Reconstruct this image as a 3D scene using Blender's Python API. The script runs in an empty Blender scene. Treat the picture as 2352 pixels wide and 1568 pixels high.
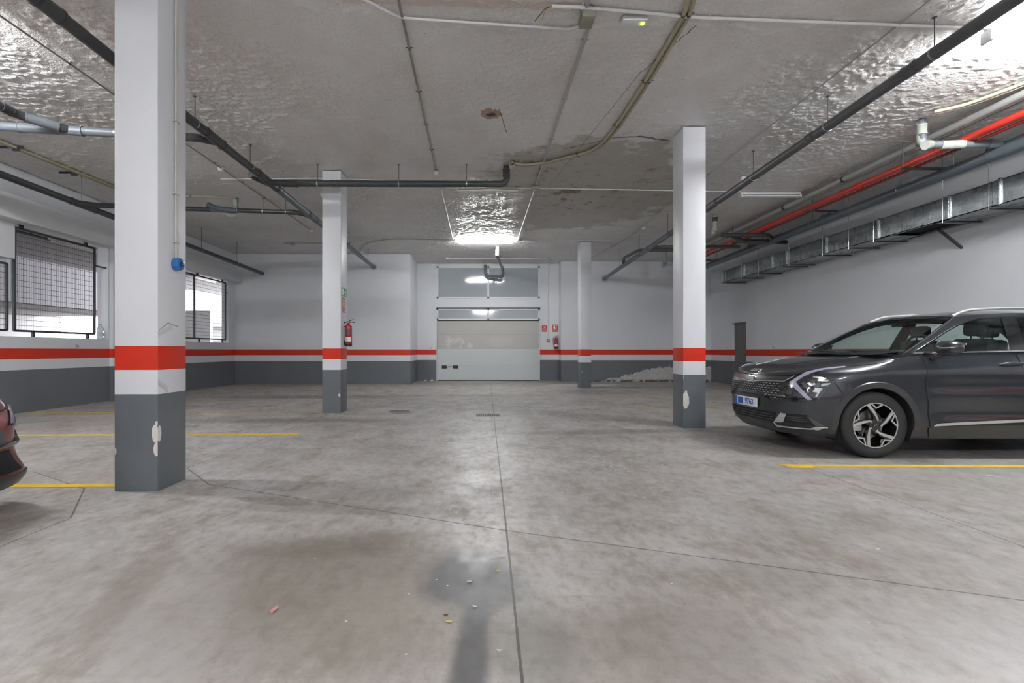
import bpy, bmesh, math, random
import numpy as np
from mathutils import Vector, Matrix
random.seed(7)
SC=bpy.context.scene; COL=SC.collection
# ---------------------------------------------------------------- camera, world, exposure
cam=bpy.data.cameras.new('camera'); cam.lens=18.0; cam.sensor_width=36.0; cam.sensor_fit='HORIZONTAL'
cam.shift_x=0.0281; cam.shift_y=0.0089; cam.clip_start=0.05; cam.clip_end=300
camo=bpy.data.objects.new('camera',cam); COL.objects.link(camo)
camo.location=(0,0,1.16); camo.rotation_euler=(math.pi/2,0,0); SC.camera=camo
SC.view_settings.view_transform='Standard'; SC.view_settings.look='None'
SC.view_settings.gamma=1.0; SC.view_settings.use_curve_mapping=False
SC.view_settings.exposure=EXPO=2.05
w=bpy.data.worlds.new('sky'); SC.world=w; w.use_nodes=True
bg=w.node_tree.nodes['Background']; bg.inputs[0].default_value=(0.93,0.96,1.0,1); bg.inputs[1].default_value=1.5
TUBE=120.0          # radiance of a lit fluorescent tube
ZC=4.51            # ceiling height
XL,XR=-8.6,8.55    # side walls
YL,YD,YR=17.75,19.7,19.2   # far wall left of the door bay, door bay, far wall right of it
YB=-7.0
# ---------------------------------------------------------------- helpers
OFF={}
def setp(o,label=None,cat=None,group=None,kind=None):
    if label: o['label']=label
    if cat: o['category']=cat
    if group: o['group']=group
    if kind: o['kind']=kind
    return o
def thing(name,label,cat,loc=(0,0,0),rot=0.0,group=None,local=False):
    o=bpy.data.objects.new(name,None); COL.objects.link(o); o.location=loc; o.rotation_euler=(0,0,rot)
    o.empty_display_size=.1
    OFF[o.name]=(0,0,0) if local else tuple(loc)
    return setp(o,label,cat,group)
def ob(name,bm,mat,parent=None,smooth=35,label=None,cat=None,group=None,kind=None,origin=None):
    """link a bmesh (world coordinates, or local ones under a local thing) as one object"""
    off=OFF[parent.name] if parent else (origin or (0,0,0))
    if any(off): bmesh.ops.translate(bm,verts=bm.verts,vec=-Vector(off))
    me=bpy.data.meshes.new(name); bm.to_mesh(me); bm.free()
    if smooth:
        me.polygons.foreach_set('use_smooth',[True]*len(me.polygons)); me.set_sharp_from_angle(angle=math.radians(smooth))
    for m in (mat if isinstance(mat,(list,tuple)) else [mat]): me.materials.append(m)
    o=bpy.data.objects.new(name,me); COL.objects.link(o)
    if parent: o.parent=parent; OFF[o.name]=off
    else: o.location=off; OFF[o.name]=off
    return setp(o,label,cat,group,kind)
def st(name,bm,mat,**k): return ob(name,bm,mat,kind='structure',smooth=0,**k)
def dup(root,loc,label=None,rot=None):
    r=root.copy(); COL.objects.link(r); r.location=loc
    if rot is not None: r.rotation_euler=(0,0,rot)
    if label: r['label']=label
    for ch in list(root.children):
        c=ch.copy(); COL.objects.link(c); c.parent=r
        for g in list(ch.children):
            d=g.copy(); COL.objects.link(d); d.parent=c
    return r
def BM(): return bmesh.new()
def box(bm,x0,x1,y0,y1,z0,z1,bev=0,mi=0):
    vs=[bm.verts.new((x,y,z)) for x in (x0,x1) for y in (y0,y1) for z in (z0,z1)]
    q=[(0,1,3,2),(4,6,7,5),(0,4,5,1),(2,3,7,6),(0,2,6,4),(1,5,7,3)]
    fs=[bm.faces.new([vs[i] for i in f]) for f in q]
    for f in fs: f.material_index=mi
    if bev:
        es=list({e for f in fs for e in f.edges})
        bmesh.ops.bevel(bm,geom=es,offset=bev,segments=2,affect='EDGES',profile=.5)
    return vs
def frame_of(d):
    d=d.normalized(); a=Vector((0,0,1)) if abs(d.z)<.9 else Vector((1,0,0))
    u=d.cross(a).normalized(); return u,d.cross(u).normalized()
def tube(bm,pts,r,n=12,cap=True,closed=False,sc=(1,1)):
    pts=[Vector(p) for p in pts]; N=len(pts)
    rr=r if isinstance(r,(list,tuple)) else [r]*N
    rings=[]; u=None
    for i,p in enumerate(pts):
        if closed: d=(pts[(i+1)%N]-pts[i-1])
        else:
            a=pts[i]-pts[i-1] if i>0 else pts[1]-pts[0]; b=pts[i+1]-pts[i] if i<N-1 else a
            d=a.normalized()+b.normalized()
            if d.length<1e-6: d=b
        d=d.normalized()
        if u is None: u,v=frame_of(d)
        else:
            u=(u-d*u.dot(d)).normalized(); v=d.cross(u)
        k=1.0
        if not closed and 0<i<N-1:
            c=max(.35,math.sqrt(max(0,(1+ (pts[i]-pts[i-1]).normalized().dot((pts[i+1]-pts[i]).normalized()))/2))); k=min(1/c,1.35)
        rings.append([bm.verts.new(p+(u*math.cos(2*math.pi*j/n)*sc[0]+v*math.sin(2*math.pi*j/n)*sc[1])*rr[i]*(k if k<1.12 else 1.0)) for j in range(n)])
    M=N if closed else N-1
    for i in range(M):
        A=rings[i]; B=rings[(i+1)%N]
        for j in range(n): bm.faces.new((A[j],A[(j+1)%n],B[(j+1)%n],B[j]))
    if cap and not closed:
        bm.faces.new(rings[0][::-1]); bm.faces.new(rings[-1])
    return rings
def fillet(pts,R,k=5):
    pts=[Vector(p) for p in pts]; out=[pts[0]]
    for i in range(1,len(pts)-1):
        a,b,c=pts[i-1],pts[i],pts[i+1]; r=min(R,(a-b).length*.45,(c-b).length*.45)
        p=b+(a-b).normalized()*r; q=b+(c-b).normalized()*r
        for t in range(k+1):
            s=t/k; out.append(p*(1-s)**2+b*2*s*(1-s)+q*s*s)
    out.append(pts[-1]); return out
def disc(bm,c,r,axis,h,n=24,r2=None):
    """solid cylinder (or cone frustum) from c along axis"""
    d=Vector(axis).normalized(); tube(bm,[Vector(c),Vector(c)+d*h],[r,r if r2 is None else r2],n)
def lathe(bm,prof,c,n=28,axis='z'):
    rings=[]
    for r,h in prof:
        ring=[]
        for j in range(n):
            a=2*math.pi*j/n; x,y=r*math.cos(a),r*math.sin(a)
            p=(x,y,h) if axis=='z' else ((x,h,y) if axis=='y' else (h,x,y))
            ring.append(bm.verts.new(Vector(c)+Vector(p)))
        rings.append(ring)
    for A,B in zip(rings,rings[1:]):
        for j in range(n): bm.faces.new((A[j],A[(j+1)%n],B[(j+1)%n],B[j]))
    bm.faces.new(rings[0][::-1]); bm.faces.new(rings[-1])
    bmesh.ops.recalc_face_normals(bm,faces=bm.faces)
def quadgrid(bm,P,nu,nv,mi=0):
    V=[[bm.verts.new(P(i/nu,j/nv)) for j in range(nv+1)] for i in range(nu+1)]
    for i in range(nu):
        for j in range(nv):
            f=bm.faces.new((V[i][j],V[i+1][j],V[i+1][j+1],V[i][j+1])); f.material_index=mi
    return V
def text_bm(bm,s,size,M,depth=.002,align='CENTER',bold=0.0):
    cu=bpy.data.curves.new('t','FONT'); cu.body=s; cu.size=size; cu.extrude=depth; cu.align_x=align; cu.align_y='CENTER'; cu.resolution_u=3; cu.offset=bold
    o=bpy.data.objects.new('t',cu); COL.objects.link(o); bpy.context.view_layer.update()
    me=bpy.data.meshes.new_from_object(o.evaluated_get(bpy.context.evaluated_depsgraph_get()))
    me.transform(M); bm.from_mesh(me); bpy.data.objects.remove(o); bpy.data.curves.remove(cu); bpy.data.meshes.remove(me)
def facing_cam(x,y,z): return Matrix.Translation((x,y,z))@Matrix.Rotation(math.pi/2,4,'X')      # text read from -Y
def facing_px(x,y,z): return Matrix.Translation((x,y,z))@Matrix.Rotation(math.pi/2,4,'Z')@Matrix.Rotation(math.pi/2,4,'X')  # read from +X
def facing_nx(x,y,z): return Matrix.Translation((x,y,z))@Matrix.Rotation(-math.pi/2,4,'Z')@Matrix.Rotation(math.pi/2,4,'X')
# ---------------------------------------------------------------- materials
def srgb(r,g,b):
    f=lambda c:(c/255/12.92) if c/255<=.04045 else ((c/255+.055)/1.055)**2.4
    return (f(r),f(g),f(b),1)
class NT:
    def __init__(s,name):
        s.m=bpy.data.materials.new(name); s.m.use_nodes=True; s.t=s.m.node_tree; s.b=s.t.nodes['Principled BSDF']
    def n(s,t,**k):
        x=s.t.nodes.new(t)
        for a,v in k.items():
            if a.startswith('i_'):
                key=a[2:]; key=int(key) if key.isdigit() else key.replace('_',' ')
                s.put(x.inputs[key],v)
            else: setattr(x,a,v)
        return x
    def put(s,sock,v):
        if isinstance(v,bpy.types.NodeSocket): s.t.links.new(v,sock)
        else: sock.default_value=v
    def math(s,op,a,b=0.0,c=None,clamp=False):
        x=s.t.nodes.new('ShaderNodeMath'); x.operation=op; x.use_clamp=clamp
        s.put(x.inputs[0],a); s.put(x.inputs[1],b)
        if c is not None: s.put(x.inputs[2],c)
        return x.outputs[0]
    def mix(s,f,a,b,mode='MIX'):
        x=s.t.nodes.new('ShaderNodeMix'); x.data_type='RGBA'; x.blend_type=mode
        s.put(x.inputs[0],f); s.put(x.inputs[6],a); s.put(x.inputs[7],b); return x.outputs[2]
    def ramp(s,f,a,b,lo=0.0,hi=1.0):
        x=s.t.nodes.new('ShaderNodeMapRange'); x.interpolation_type='SMOOTHSTEP'
        s.put(x.inputs[0],f)
        for i,v in zip((1,2,3,4),(a,b,lo,hi)): s.put(x.inputs[i],v)
        return x.outputs[0]
    def noise(s,scale,detail=4,rough=.55,vec=None,dist=0.0):
        x=s.t.nodes.new('ShaderNodeTexNoise'); x.inputs['Scale'].default_value=scale; x.inputs['Detail'].default_value=detail
        x.inputs['Roughness'].default_value=rough; x.inputs['Distortion'].default_value=dist
        s.t.links.new(vec if vec is not None else s.pos(),x.inputs['Vector']); return x.outputs[0]
    def pos(s):
        if not hasattr(s,'_p'): s._p=s.t.nodes.new('ShaderNodeNewGeometry').outputs['Position']
        return s._p
    def xyz(s):
        if not hasattr(s,'_x'):
            q=s.t.nodes.new('ShaderNodeSeparateXYZ'); s.t.links.new(s.pos(),q.inputs[0]); s._x=q.outputs
        return s._x
    def scaled(s,sx,sy,sz,rot=0):
        m=s.t.nodes.new('ShaderNodeMapping'); s.t.links.new(s.pos(),m.inputs[0]); m.inputs['Scale'].default_value=(sx,sy,sz); m.inputs['Rotation'].default_value=(0,0,rot); return m.outputs[0]
    def bump(s,h,strength=.3,dist=.02,normal=None):
        x=s.t.nodes.new('ShaderNodeBump'); x.inputs['Strength'].default_value=strength; x.inputs['Distance'].default_value=dist
        s.t.links.new(h,x.inputs['Height']); s.t.links.new(x.outputs[0],s.b.inputs['Normal']); return x
    def set(s,**k):
        for a,v in k.items(): s.put(s.b.inputs[a.replace('_',' ')],v)
        return s.m
    def blob(s,axes,c,r,rot=0.0,soft=.3,nz=None,na=.6):
        """1 inside a noisy ellipse in the plane of two axes, 0 outside"""
        X=s.xyz(); dx=s.math('SUBTRACT',X[axes[0]],c[0]); dy=s.math('SUBTRACT',X[axes[1]],c[1])
        ca,sa=math.cos(rot),math.sin(rot)
        u=s.math('ADD',s.math('MULTIPLY',dx,ca/r[0]),s.math('MULTIPLY',dy,sa/r[0]))
        v=s.math('ADD',s.math('MULTIPLY',dx,-sa/r[1]),s.math('MULTIPLY',dy,ca/r[1]))
        d=s.math('SQRT',s.math('ADD',s.math('MULTIPLY',u,u),s.math('MULTIPLY',v,v)))
        if nz is not None: d=s.math('ADD',d,s.math('MULTIPLY',s.math('SUBTRACT',nz,.5),na))
        return s.ramp(d,1.0-soft,1.0+soft*.3,1.0,0.0)
    def seg(s,axes,p,q,wd,nz=None):
        """1 within wd of the segment pq"""
        X=s.xyz(); L=math.dist(p,q); ux,uy=(q[0]-p[0])/L,(q[1]-p[1])/L
        dx=s.math('SUBTRACT',X[axes[0]],p[0]); dy=s.math('SUBTRACT',X[axes[1]],p[1])
        a=s.math('ADD',s.math('MULTIPLY',dx,ux),s.math('MULTIPLY',dy,uy))
        b=s.math('ABSOLUTE',s.math('SUBTRACT',s.math('MULTIPLY',dx,-uy),s.math('MULTIPLY',dy,-ux)))
        if nz is not None: b=s.math('ABSOLUTE',s.math('ADD',b,s.math('MULTIPLY',s.math('SUBTRACT',nz,.5),wd*1.5)))
        o=s.math('MAXIMUM',s.math('MULTIPLY',a,-1.0),s.math('SUBTRACT',a,L))
        return s.ramp(s.math('MAXIMUM',b,o),wd*.6,wd*1.2,1.0,0.0)
def simple(name,col,rough=.5,metal=0.0,coat=0.0,nz=.06,spec=.5,emit=None,es=0,bump=0.0,ns=18):
    t=NT(name); c=col if len(col)==4 else (*col,1)
    n=t.noise(ns,3); dark=tuple(x*(1-nz) for x in c[:3])+(1,); lite=tuple(min(1,x*(1+nz)) for x in c[:3])+(1,)
    t.set(Base_Color=t.mix(n,dark,lite),Roughness=t.ramp(n,.2,.8,max(0,rough-.05),min(1,rough+.05)),Metallic=metal,Coat_Weight=coat,Coat_Roughness=.04)
    t.b.inputs['Specular IOR Level'].default_value=spec
    if emit: t.set(Emission_Color=emit,Emission_Strength=es)
    if bump: t.bump(n,bump,.01)
    return t.m
WHITE=(.74,.76,.79,1); RED=(.62,.032,.012,1); GREY=(.125,.135,.15,1)
def banded(name,chips=None,scratch=None,rough=.5):
    t=NT(name); z=t.xyz()[2]
    e=t.math('MULTIPLY',t.math('SUBTRACT',t.noise(9,2),.5),.004); z=t.math('ADD',z,e)
    s1=t.math('GREATER_THAN',z,.8); s2=t.math('GREATER_THAN',z,1.0); s3=t.math('GREATER_THAN',z,1.2)
    big=t.noise(.8,4); 
    wht=t.mix(big,(.69,.71,.745,1),(.78,.80,.83,1)); gry=t.mix(t.noise(3,5),(.125,.137,.153,1),(.16,.172,.188,1)); rd=t.mix(big,(.55,.026,.010,1),(.68,.04,.015,1))
    c=t.mix(s1,gry,wht); c=t.mix(s2,c,rd); c=t.mix(s3,c,wht)
    # scuffs low down
    sc=t.ramp(t.noise(1,5,.7,t.scaled(2.5,2.5,14)),.66,.72); lowz=t.ramp(z,.1,.75,1,0)
    c=t.mix(t.math('MULTIPLY',t.math('MULTIPLY',sc,lowz),.35),c,(.05,.05,.055,1))
    r=rough
    if chips:
        nz=t.noise(22,4,.7)
        nrm=t.n('ShaderNodeSeparateXYZ',i_0=t.n('ShaderNodeNewGeometry').outputs['Normal']).outputs
        ga=t.math('GREATER_THAN',t.math('ABSOLUTE',nrm[1]),.5); gb=t.math('LESS_THAN',t.math('ABSOLUTE',nrm[1]),.5)
        for ax,cc,rr in chips:
            m=t.math('MULTIPLY',t.blob(ax,cc,rr,soft=.06,nz=nz,na=.7),ga if ax[0]==0 else gb); c=t.mix(m,c,(.72,.70,.66,1))
    if scratch:
        for ax,p,q,wd,f in scratch:
            m=t.math('MULTIPLY',t.seg(ax,p,q,wd,t.noise(12,3)),ga if ax[0]==0 else gb); c=t.mix(t.math('MULTIPLY',m,f),c,(.16,.16,.17,1))
    t.set(Base_Color=c,Roughness=r); t.b.inputs['Specular IOR Level'].default_value=.35
    t.bump(t.noise(30,3),.12,.004)
    return t
m_wall=banded('banded wall paint').m
tw=banded('banded wall paint with peeling plaster')
# peeling paint at the foot of the far right wall
def peel(t):
    c=t.b.inputs['Base Color'].links[0].from_socket
    X=t.xyz(); nz=t.noise(7,5,.65); 
    top=t.ramp(X[0],3.9,7.0,.0,.56); lim=t.math('ADD',top,t.math('MULTIPLY',t.math('SUBTRACT',nz,.5),.35))
    m=t.math('MULTIPLY',t.ramp(t.math('SUBTRACT',lim,X[2]),-.01,.01),t.math('GREATER_THAN',X[0],3.9))
    v=t.n('ShaderNodeTexVoronoi',feature='DISTANCE_TO_EDGE'); v.inputs['Scale'].default_value=5; t.t.links.new(t.scaled(1,1,1.3),v.inputs['Vector'])
    cr=t.ramp(v.outputs['Distance'],.0,.035,1,0); pl=t.mix(t.noise(14,4),(.42,.41,.40,1),(.68,.67,.66,1)); pl=t.mix(t.math('MULTIPLY',cr,.6),pl,(.22,.2,.18,1))
    pl=t.mix(t.math('MULTIPLY',t.ramp(X[2],.02,.12,1,0),t.ramp(nz,.42,.55)),pl,(.09,.08,.06,1))
    t.set(Base_Color=t.mix(m,c,pl)); 
    h=t.math('ADD',t.math('MULTIPLY',m,t.noise(16,4)),0.0); t.bump(h,.7,.03)
    return t.m
m_wall_peel=peel(tw)
def column_mat(name,chips,scr=()): return banded(name,chips,scr,rough=.42).m
m_col1=column_mat('column paint chipped at corner',[((0,2),(-2.70,.475),(.035,.075)),((1,2),(4.24,.475),(.028,.07)),((0,2),(-2.695,.35),(.022,.06)),((0,2),(-2.69,.56),(.012,.02)),((0,2),(-3.03,.33),(.008,.03))],
   [((0,2),(-2.80,.42),(-2.775,.28),.012,.5),((0,2),(-2.82,.38),(-2.81,.28),.010,.4),((1,2),(4.24,1.33),(4.36,1.395),.006,.6),((1,2),(4.36,1.395),(4.50,1.37),.006,.6),((1,2),(4.24,1.30),(4.40,1.36),.022,.22),((1,2),(4.24,.90),(4.34,.84),.02,.22),((1,2),(4.24,.88),(4.36,.80),.01,.3)])
m_col2=column_mat('column paint lightly chipped',[((0,2),(-2.68,.33),(.02,.03)),((0,2),(-2.67,.40),(.008,.012))])
m_col3=column_mat('column paint with oval chip',[((0,2),(3.03,.42),(.05,.14)),((0,2),(2.985,.79),(.012,.08))])
m_col4=column_mat('column paint plain',[((0,2),(3.03,.5),(.01,.02))])
# ceiling
t=NT('sprayed ceiling plaster')
fine=t.noise(24,4,.6,t.scaled(.75,1.25,1)); mid=t.noise(7,3,.5,t.scaled(.7,1.3,1)); bigc=t.noise(.55,5,.6)
c=t.mix(t.ramp(bigc,.3,.7),(.74,.725,.71,1),(.84,.835,.83,1))
c=t.mix(t.math('MULTIPLY',t.ramp(t.noise(1.1,4,.6,t.scaled(1,.5,1)),.45,.8),.35),c,(.58,.50,.44,1))
nz=t.noise(2.2,5,.65)
st1=t.blob((0,1),(2.0,11.2),(2.4,3.1),0.0,.12,nz,.9); c=t.mix(t.math('MULTIPLY',st1,.8),c,(.42,.395,.35,1))
st2=t.math('MULTIPLY',t.blob((0,1),(2.0,10.6),(2.6,2.3),.5,.3,nz,1.2),t.ramp(t.noise(3.1,5,.7),.55,.66)); c=t.mix(t.math('MULTIPLY',st2,.75),c,(.16,.105,.05,1))
for bl in (((1.83,10.8),(.26,.13)),((1.78,11.35),(.09,.08)),((1.55,10.95),(.12,.07))):
    c=t.mix(t.blob((0,1),bl[0],bl[1],0,.1,t.noise(9,3),.9),c,(.20,.15,.085,1))
c=t.mix(t.blob((0,1),(.11,7.27),(.16,.17),0,.15,t.noise(12,3),.7),c,(.42,.27,.2,1)); c=t.mix(t.blob((0,1),(.11,7.3),(.075,.07),0,.15,t.noise(12,3),.7),c,(.012,.01,.01,1))
crk=t.noise(6,4,.7)
for p,q,wd in (((2.07,8.10),(2.45,8.04),.022),((2.45,8.04),(2.95,8.2),.03),((1.35,8.55),(2.07,8.10),.012),((.22,7.1),(.36,7.9),.007),((1.9,6.2),(1.35,10.4),.005),((2.2,5.3),(1.9,6.2),.008)):
    c=t.mix(t.math('MULTIPLY',t.seg((0,1),p,q,wd,crk),.9),c,(.055,.045,.04,1) if wd>.009 else (.16,.08,.07,1))
c=t.mix(t.math('MULTIPLY',t.seg((0,1),(-1.3,4.9),(.9,5.0),.07,crk),.5),c,(.62,.45,.36,1))
c=t.mix(t.math('MULTIPLY',t.ramp(t.noise(30,2,.5),.72,.76),.6),c,(.12,.11,.1,1))
patch=t.ramp(t.noise(.45,3,.5,t.scaled(1,.8,1)),.38,.62)
g2=t.noise(34,2,.6)
c=t.mix(t.ramp(g2,.32,.5,.22,0),c,(.50,.48,.46,1))
t.set(Base_Color=c,Roughness=t.ramp(patch,0,1,.42,.32)); t.b.inputs['Specular IOR Level'].default_value=.6
t.bump(t.ramp(g2,.35,.6),.45,.008)
m_ceil=t.m
# floor
t=NT('power floated concrete floor')
n1=t.noise(.55,6,.62); n2=t.noise(2.3,6,.65,t.scaled(1.2,.8,1)); n3=t.noise(14,5,.65,t.scaled(1,.6,1,.5)); n4=t.noise(60,3,.6)
c=t.mix(t.ramp(n1,.35,.65),(.36,.345,.325,1),(.48,.47,.46,1))
c=t.mix(t.math('MULTIPLY',t.ramp(n2,.44,.72),.85),c,(.25,.215,.175,1))
c=t.mix(t.math('MULTIPLY',t.ramp(n2,.44,.30),.5),c,(.56,.56,.55,1))
c=t.mix(t.math('MULTIPLY',t.ramp(n3,.46,.70),.5),c,(.20,.18,.155,1)); c=t.mix(t.math('MULTIPLY',t.ramp(n3,.5,.28),.28),c,(.62,.61,.60,1)); tr=t.noise(9,4,.6,t.scaled(.25,3.0,1,.35)); c=t.mix(t.math('MULTIPLY',t.ramp(tr,.52,.72),.28),c,(.22,.20,.175,1)); tr2=t.noise(7,4,.6,t.scaled(3.0,.3,1,-.5)); c=t.mix(t.math('MULTIPLY',t.ramp(tr2,.54,.74),.22),c,(.60,.59,.57,1))
c=t.mix(t.math('MULTIPLY',t.ramp(n4,.55,.72),.3),c,(.12,.11,.1,1))
def fb(cx,cy,rx,ry,rot,soft,amt,col,nzz=None,na=.8):
    global c
    m=t.blob((0,1),(cx,cy),(rx,ry),rot,soft,nzz or n2,na); c=t.mix(t.math('MULTIPLY',m,amt),c,col); return m
# brown patches near left and centre, darker and paler ones around them
fb(-.72,2.7,1.15,.65,.15,.75,.62,(.15,.12,.09,1),n2,1.6); fb(-.7,2.1,1.2,.45,0,.75,.5,(.18,.15,.12,1),n2,1.6); fb(.75,2.05,.65,.45,.2,.75,.58,(.15,.12,.095,1),n2,1.6); fb(-.85,3.05,.6,.22,.3,.6,.5,(.12,.095,.07,1),n2,1.6); fb(-.45,2.35,.3,.25,0,.5,.18,(.40,.36,.31,1),n2,1.6)
fb(1.2,2.6,.8,.3,0,.7,.3,(.17,.145,.115,1)); fb(2.6,1.9,1.6,.6,0,.8,.45,(.46,.455,.45,1)); fb(-2.7,2.2,.9,.7,0,.8,.35,(.42,.41,.40,1)); fb(-1.35,2.2,.25,.8,.35,.4,.35,(.42,.41,.4,1))
fb(-1.75,2.6,.13,.7,.3,.4,.4,(.2,.165,.13,1)); fb(-1.15,3.75,1.0,.13,-.1,.35,.4,(.17,.145,.115,1)); fb(-1.6,3.95,.35,.10,-.25,.2,.5,(.15,.125,.1,1))
wet=fb(-.07,2.62,.26,.40,.15,.45,.92,(.085,.085,.09,1),n2,1.2); wet2=fb(-.05,1.9,.085,.65,-.05,.5,.85,(.07,.07,.075,1),n2,1.0); fb(.15,2.2,.22,.8,.1,.6,.35,(.12,.12,.12,1))
fb(1.7,7.3,1.5,.25,.1,.6,.5,(.11,.11,.105,1)); fb(-3.5,8.5,2.5,.35,0,.6,.45,(.12,.105,.085,1)); fb(-4.5,12.8,3,.6,0,.6,.6,(.09,.08,.065,1)); fb(3.2,14.5,1.6,1.2,0,.6,.5,(.13,.125,.12,1))
fb(0,18.0,5,1.6,0,.5,.5,(.25,.225,.17,1)); fb(-.8,13.2,4,.45,.05,.6,.35,(.13,.125,.12,1)); fb(6.0,5.9,3.2,1.4,0,.7,.35,(.12,.12,.12,1)); fb(-4.9,3.0,1.4,1.1,0,.6,.4,(.14,.13,.12,1))  # includes darker grey patches under and around both cars
fb(3.4,17.3,1.3,.55,.1,.12,.85,(.62,.62,.6,1),n3,.9); fb(4.9,3.55,.16,.13,0,.3,.5,(.2,.165,.12,1))
fb(-1.5,9.55,.22,.2,0,.15,.55,(.14,.135,.13,1)); fb(.08,2.86,.05,.02,.3,.1,.7,(.09,.09,.09,1),n3); fb(-.0,2.62,.05,.02,.3,.1,.7,(.09,.09,.09,1),n3)
# white crumbs of plaster
sp=t.n('ShaderNodeTexVoronoi'); sp.inputs['Scale'].default_value=17; t.t.links.new(t.scaled(1,1,0),sp.inputs['Vector'])
rng=t.n('ShaderNodeSeparateColor',i_0=sp.outputs['Color']).outputs[0]
dots=t.math('MULTIPLY',t.ramp(sp.outputs['Distance'],.16,.22,1,0),t.math('GREATER_THAN',rng,.35))
ar=t.math('MAXIMUM',t.math('MAXIMUM',t.blob((0,1),(1.25,5.3),(.28,.75),.5,.5,n3,.5),t.blob((0,1),(1.75,5.15),(.7,.16),0,.5,n3,.5)),t.blob((0,1),(1.42,4.05),(.22,.35),.3,.5,n3,.5))
c=t.mix(t.math('MULTIPLY',dots,ar),c,(.75,.75,.75,1))
far=t.math('MULTIPLY',t.ramp(sp.outputs['Distance'],.07,.1,1,0),t.math('GREATER_THAN',rng,.975)); c=t.mix(far,c,(.7,.7,.68,1))
# sawn joints
jn=t.noise(20,3)
for p,q in (((.24,16.5),(.15,3.3)),((.15,3.3),(.13,1.0)),((-2.38,4.44),(.155,3.3)),((.155,3.3),(3.6,1.95)),((3.22,7.0),(3.2,3.05)),((3.2,3.05),(3.1,2.6)),
            ((-2.86,1.0),(-2.86,3.55)),((-2.86,3.55),(-3.35,4.3)),((-2.92,5.05),(-2.38,4.44)),((-2.92,5.05),(-2.83,9.4)),((-.97,6.7),(1.7,5.9)),((-3.35,4.3),(-4.3,4.9))):
    c=t.mix(t.math('MULTIPLY',t.seg((0,1),p,q,.0065,jn),.85),c,(.06,.055,.05,1))
rgh=t.math('ADD',t.ramp(n2,.3,.7,.30,.46),t.math('MULTIPLY',t.ramp(n3,.3,.7),.1)); rgh=t.math('SUBTRACT',rgh,t.math('MULTIPLY',wet,.06))
t.set(Base_Color=c,Roughness=rgh); t.b.inputs['Specular IOR Level'].default_value=.5
t.bump(t.math('ADD',t.math('MULTIPLY',n3,.6),t.math('MULTIPLY',n4,.25)),.10,.008)
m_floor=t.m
m_white=simple('white plaster',(.74,.755,.78),.6,nz=.04); m_ochre=simple('old cream conduit',(.42,.385,.27),.45,nz=.12)
m_pvcw=simple('white pvc conduit',(.70,.70,.70),.35); m_pvcg=simple('pale grey conduit',(.40,.395,.38),.4); m_taupe=simple('aged conduit',(.27,.255,.225),.45)
m_dark=simple('dark grey pvc pipe',(.055,.058,.062),.33,nz=.15); m_bluegr=simple('blue grey pvc pipe',(.11,.135,.155),.35,nz=.1); m_midgr=simple('mid grey pvc pipe',(.15,.17,.19),.42,nz=.1)
m_ring=simple('pipe clamp zinc',(.45,.46,.46),.3,.9); m_rod=simple('threaded rod',(.14,.14,.14),.45,.7); m_strut=simple('dark strut',(.10,.105,.11),.4,.6)
m_dark_lit=simple('dark pipe grey lightened as lamplit',(.095,.098,.102),.36,nz=.15)  # lighter copy of the dark pipe grey, standing in for lamplight on it
m_redpipe=simple('red sprinkler pipe paint',(.60,.035,.02),.32,nz=.1,coat=.3)
m_limey=simple('limescaled pvc',(.42,.45,.40),.6,nz=.4,ns=9,bump=.5)
m_frame=simple('dark steel frame',(.06,.068,.07),.4,.5); m_wire=simple('grille wire',(.085,.088,.09),.4,.6)
m_cream=simple('cream fixture enamel',(.50,.47,.36),.4); m_enamel=simple('white enamel',(.72,.73,.73),.35); m_box=simple('olive junction box',(.26,.26,.20),.5)
m_tubeoff=simple('unlit fluorescent tube',(.80,.80,.78),.2,coat=.5)
m_tubeon=simple('lit fluorescent tube',(.9,.9,.9),.3,emit=(.97,.985,1.0,1),es=TUBE)
m_tubeon2=simple('lit fluorescent tube by the door',(.9,.9,.9),.3,emit=(.97,.985,1.0,1),es=TUBE*.5)
m_green=simple('evacuation sign green',(.03,.30,.14),.4); m_signred=simple('fire sign red',(.50,.02,.015),.4); m_signw=simple('sign pictogram cream',(.85,.86,.78),.4)
m_extred=simple('extinguisher red lacquer',(.48,.012,.015),.22,coat=.6); m_blackp=simple('black plastic',(.012,.012,.013),.4); m_label=simple('printed label',(.75,.77,.8),.5); m_labelgrey=simple('label grey print',(.20,.07,.09),.5)
m_blue=simple('blue siren plastic',(.012,.14,.45),.3,coat=.4); m_led=simple('yellow green led',(.5,.8,.05),.3,emit=(.55,1.0,.02,1),es=6)
t=NT('sectional door panel'); zz=t.xyz()[2]; up=t.math('GREATER_THAN',zz,1.235)
cc=t.mix(up,(.60,.64,.64,1),(.50,.49,.465,1)); nzd=t.noise(3.2,5,.6,t.scaled(1,1,.8))
scr=t.math('MULTIPLY',t.math('MULTIPLY',t.blob((0,2),(-.95,1.42),(.75,.33),-.2,.6,nzd,1.4),t.ramp(t.noise(5,5,.7),.47,.56)),t.math('MULTIPLY',up,t.math('LESS_THAN',zz,1.75))); cc=t.mix(t.math('MULTIPLY',scr,.8),cc,(.66,.655,.64,1))
scr=t.math('MULTIPLY',t.blob((0,2),(.6,1.5),(.6,.25),0,.5,nzd,1.6),up); cc=t.mix(t.math('MULTIPLY',scr,.4),cc,(.62,.615,.6,1))
t.set(Base_Color=cc,Roughness=.4); t.bump(t.noise(1,2,.5,t.scaled(.5,.5,60)),.06,.004); m_door=t.m
m_alu=simple('white door frame',(.76,.77,.78),.35); m_gap=simple('dark rubber seal',(.02,.02,.022),.6)
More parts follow.
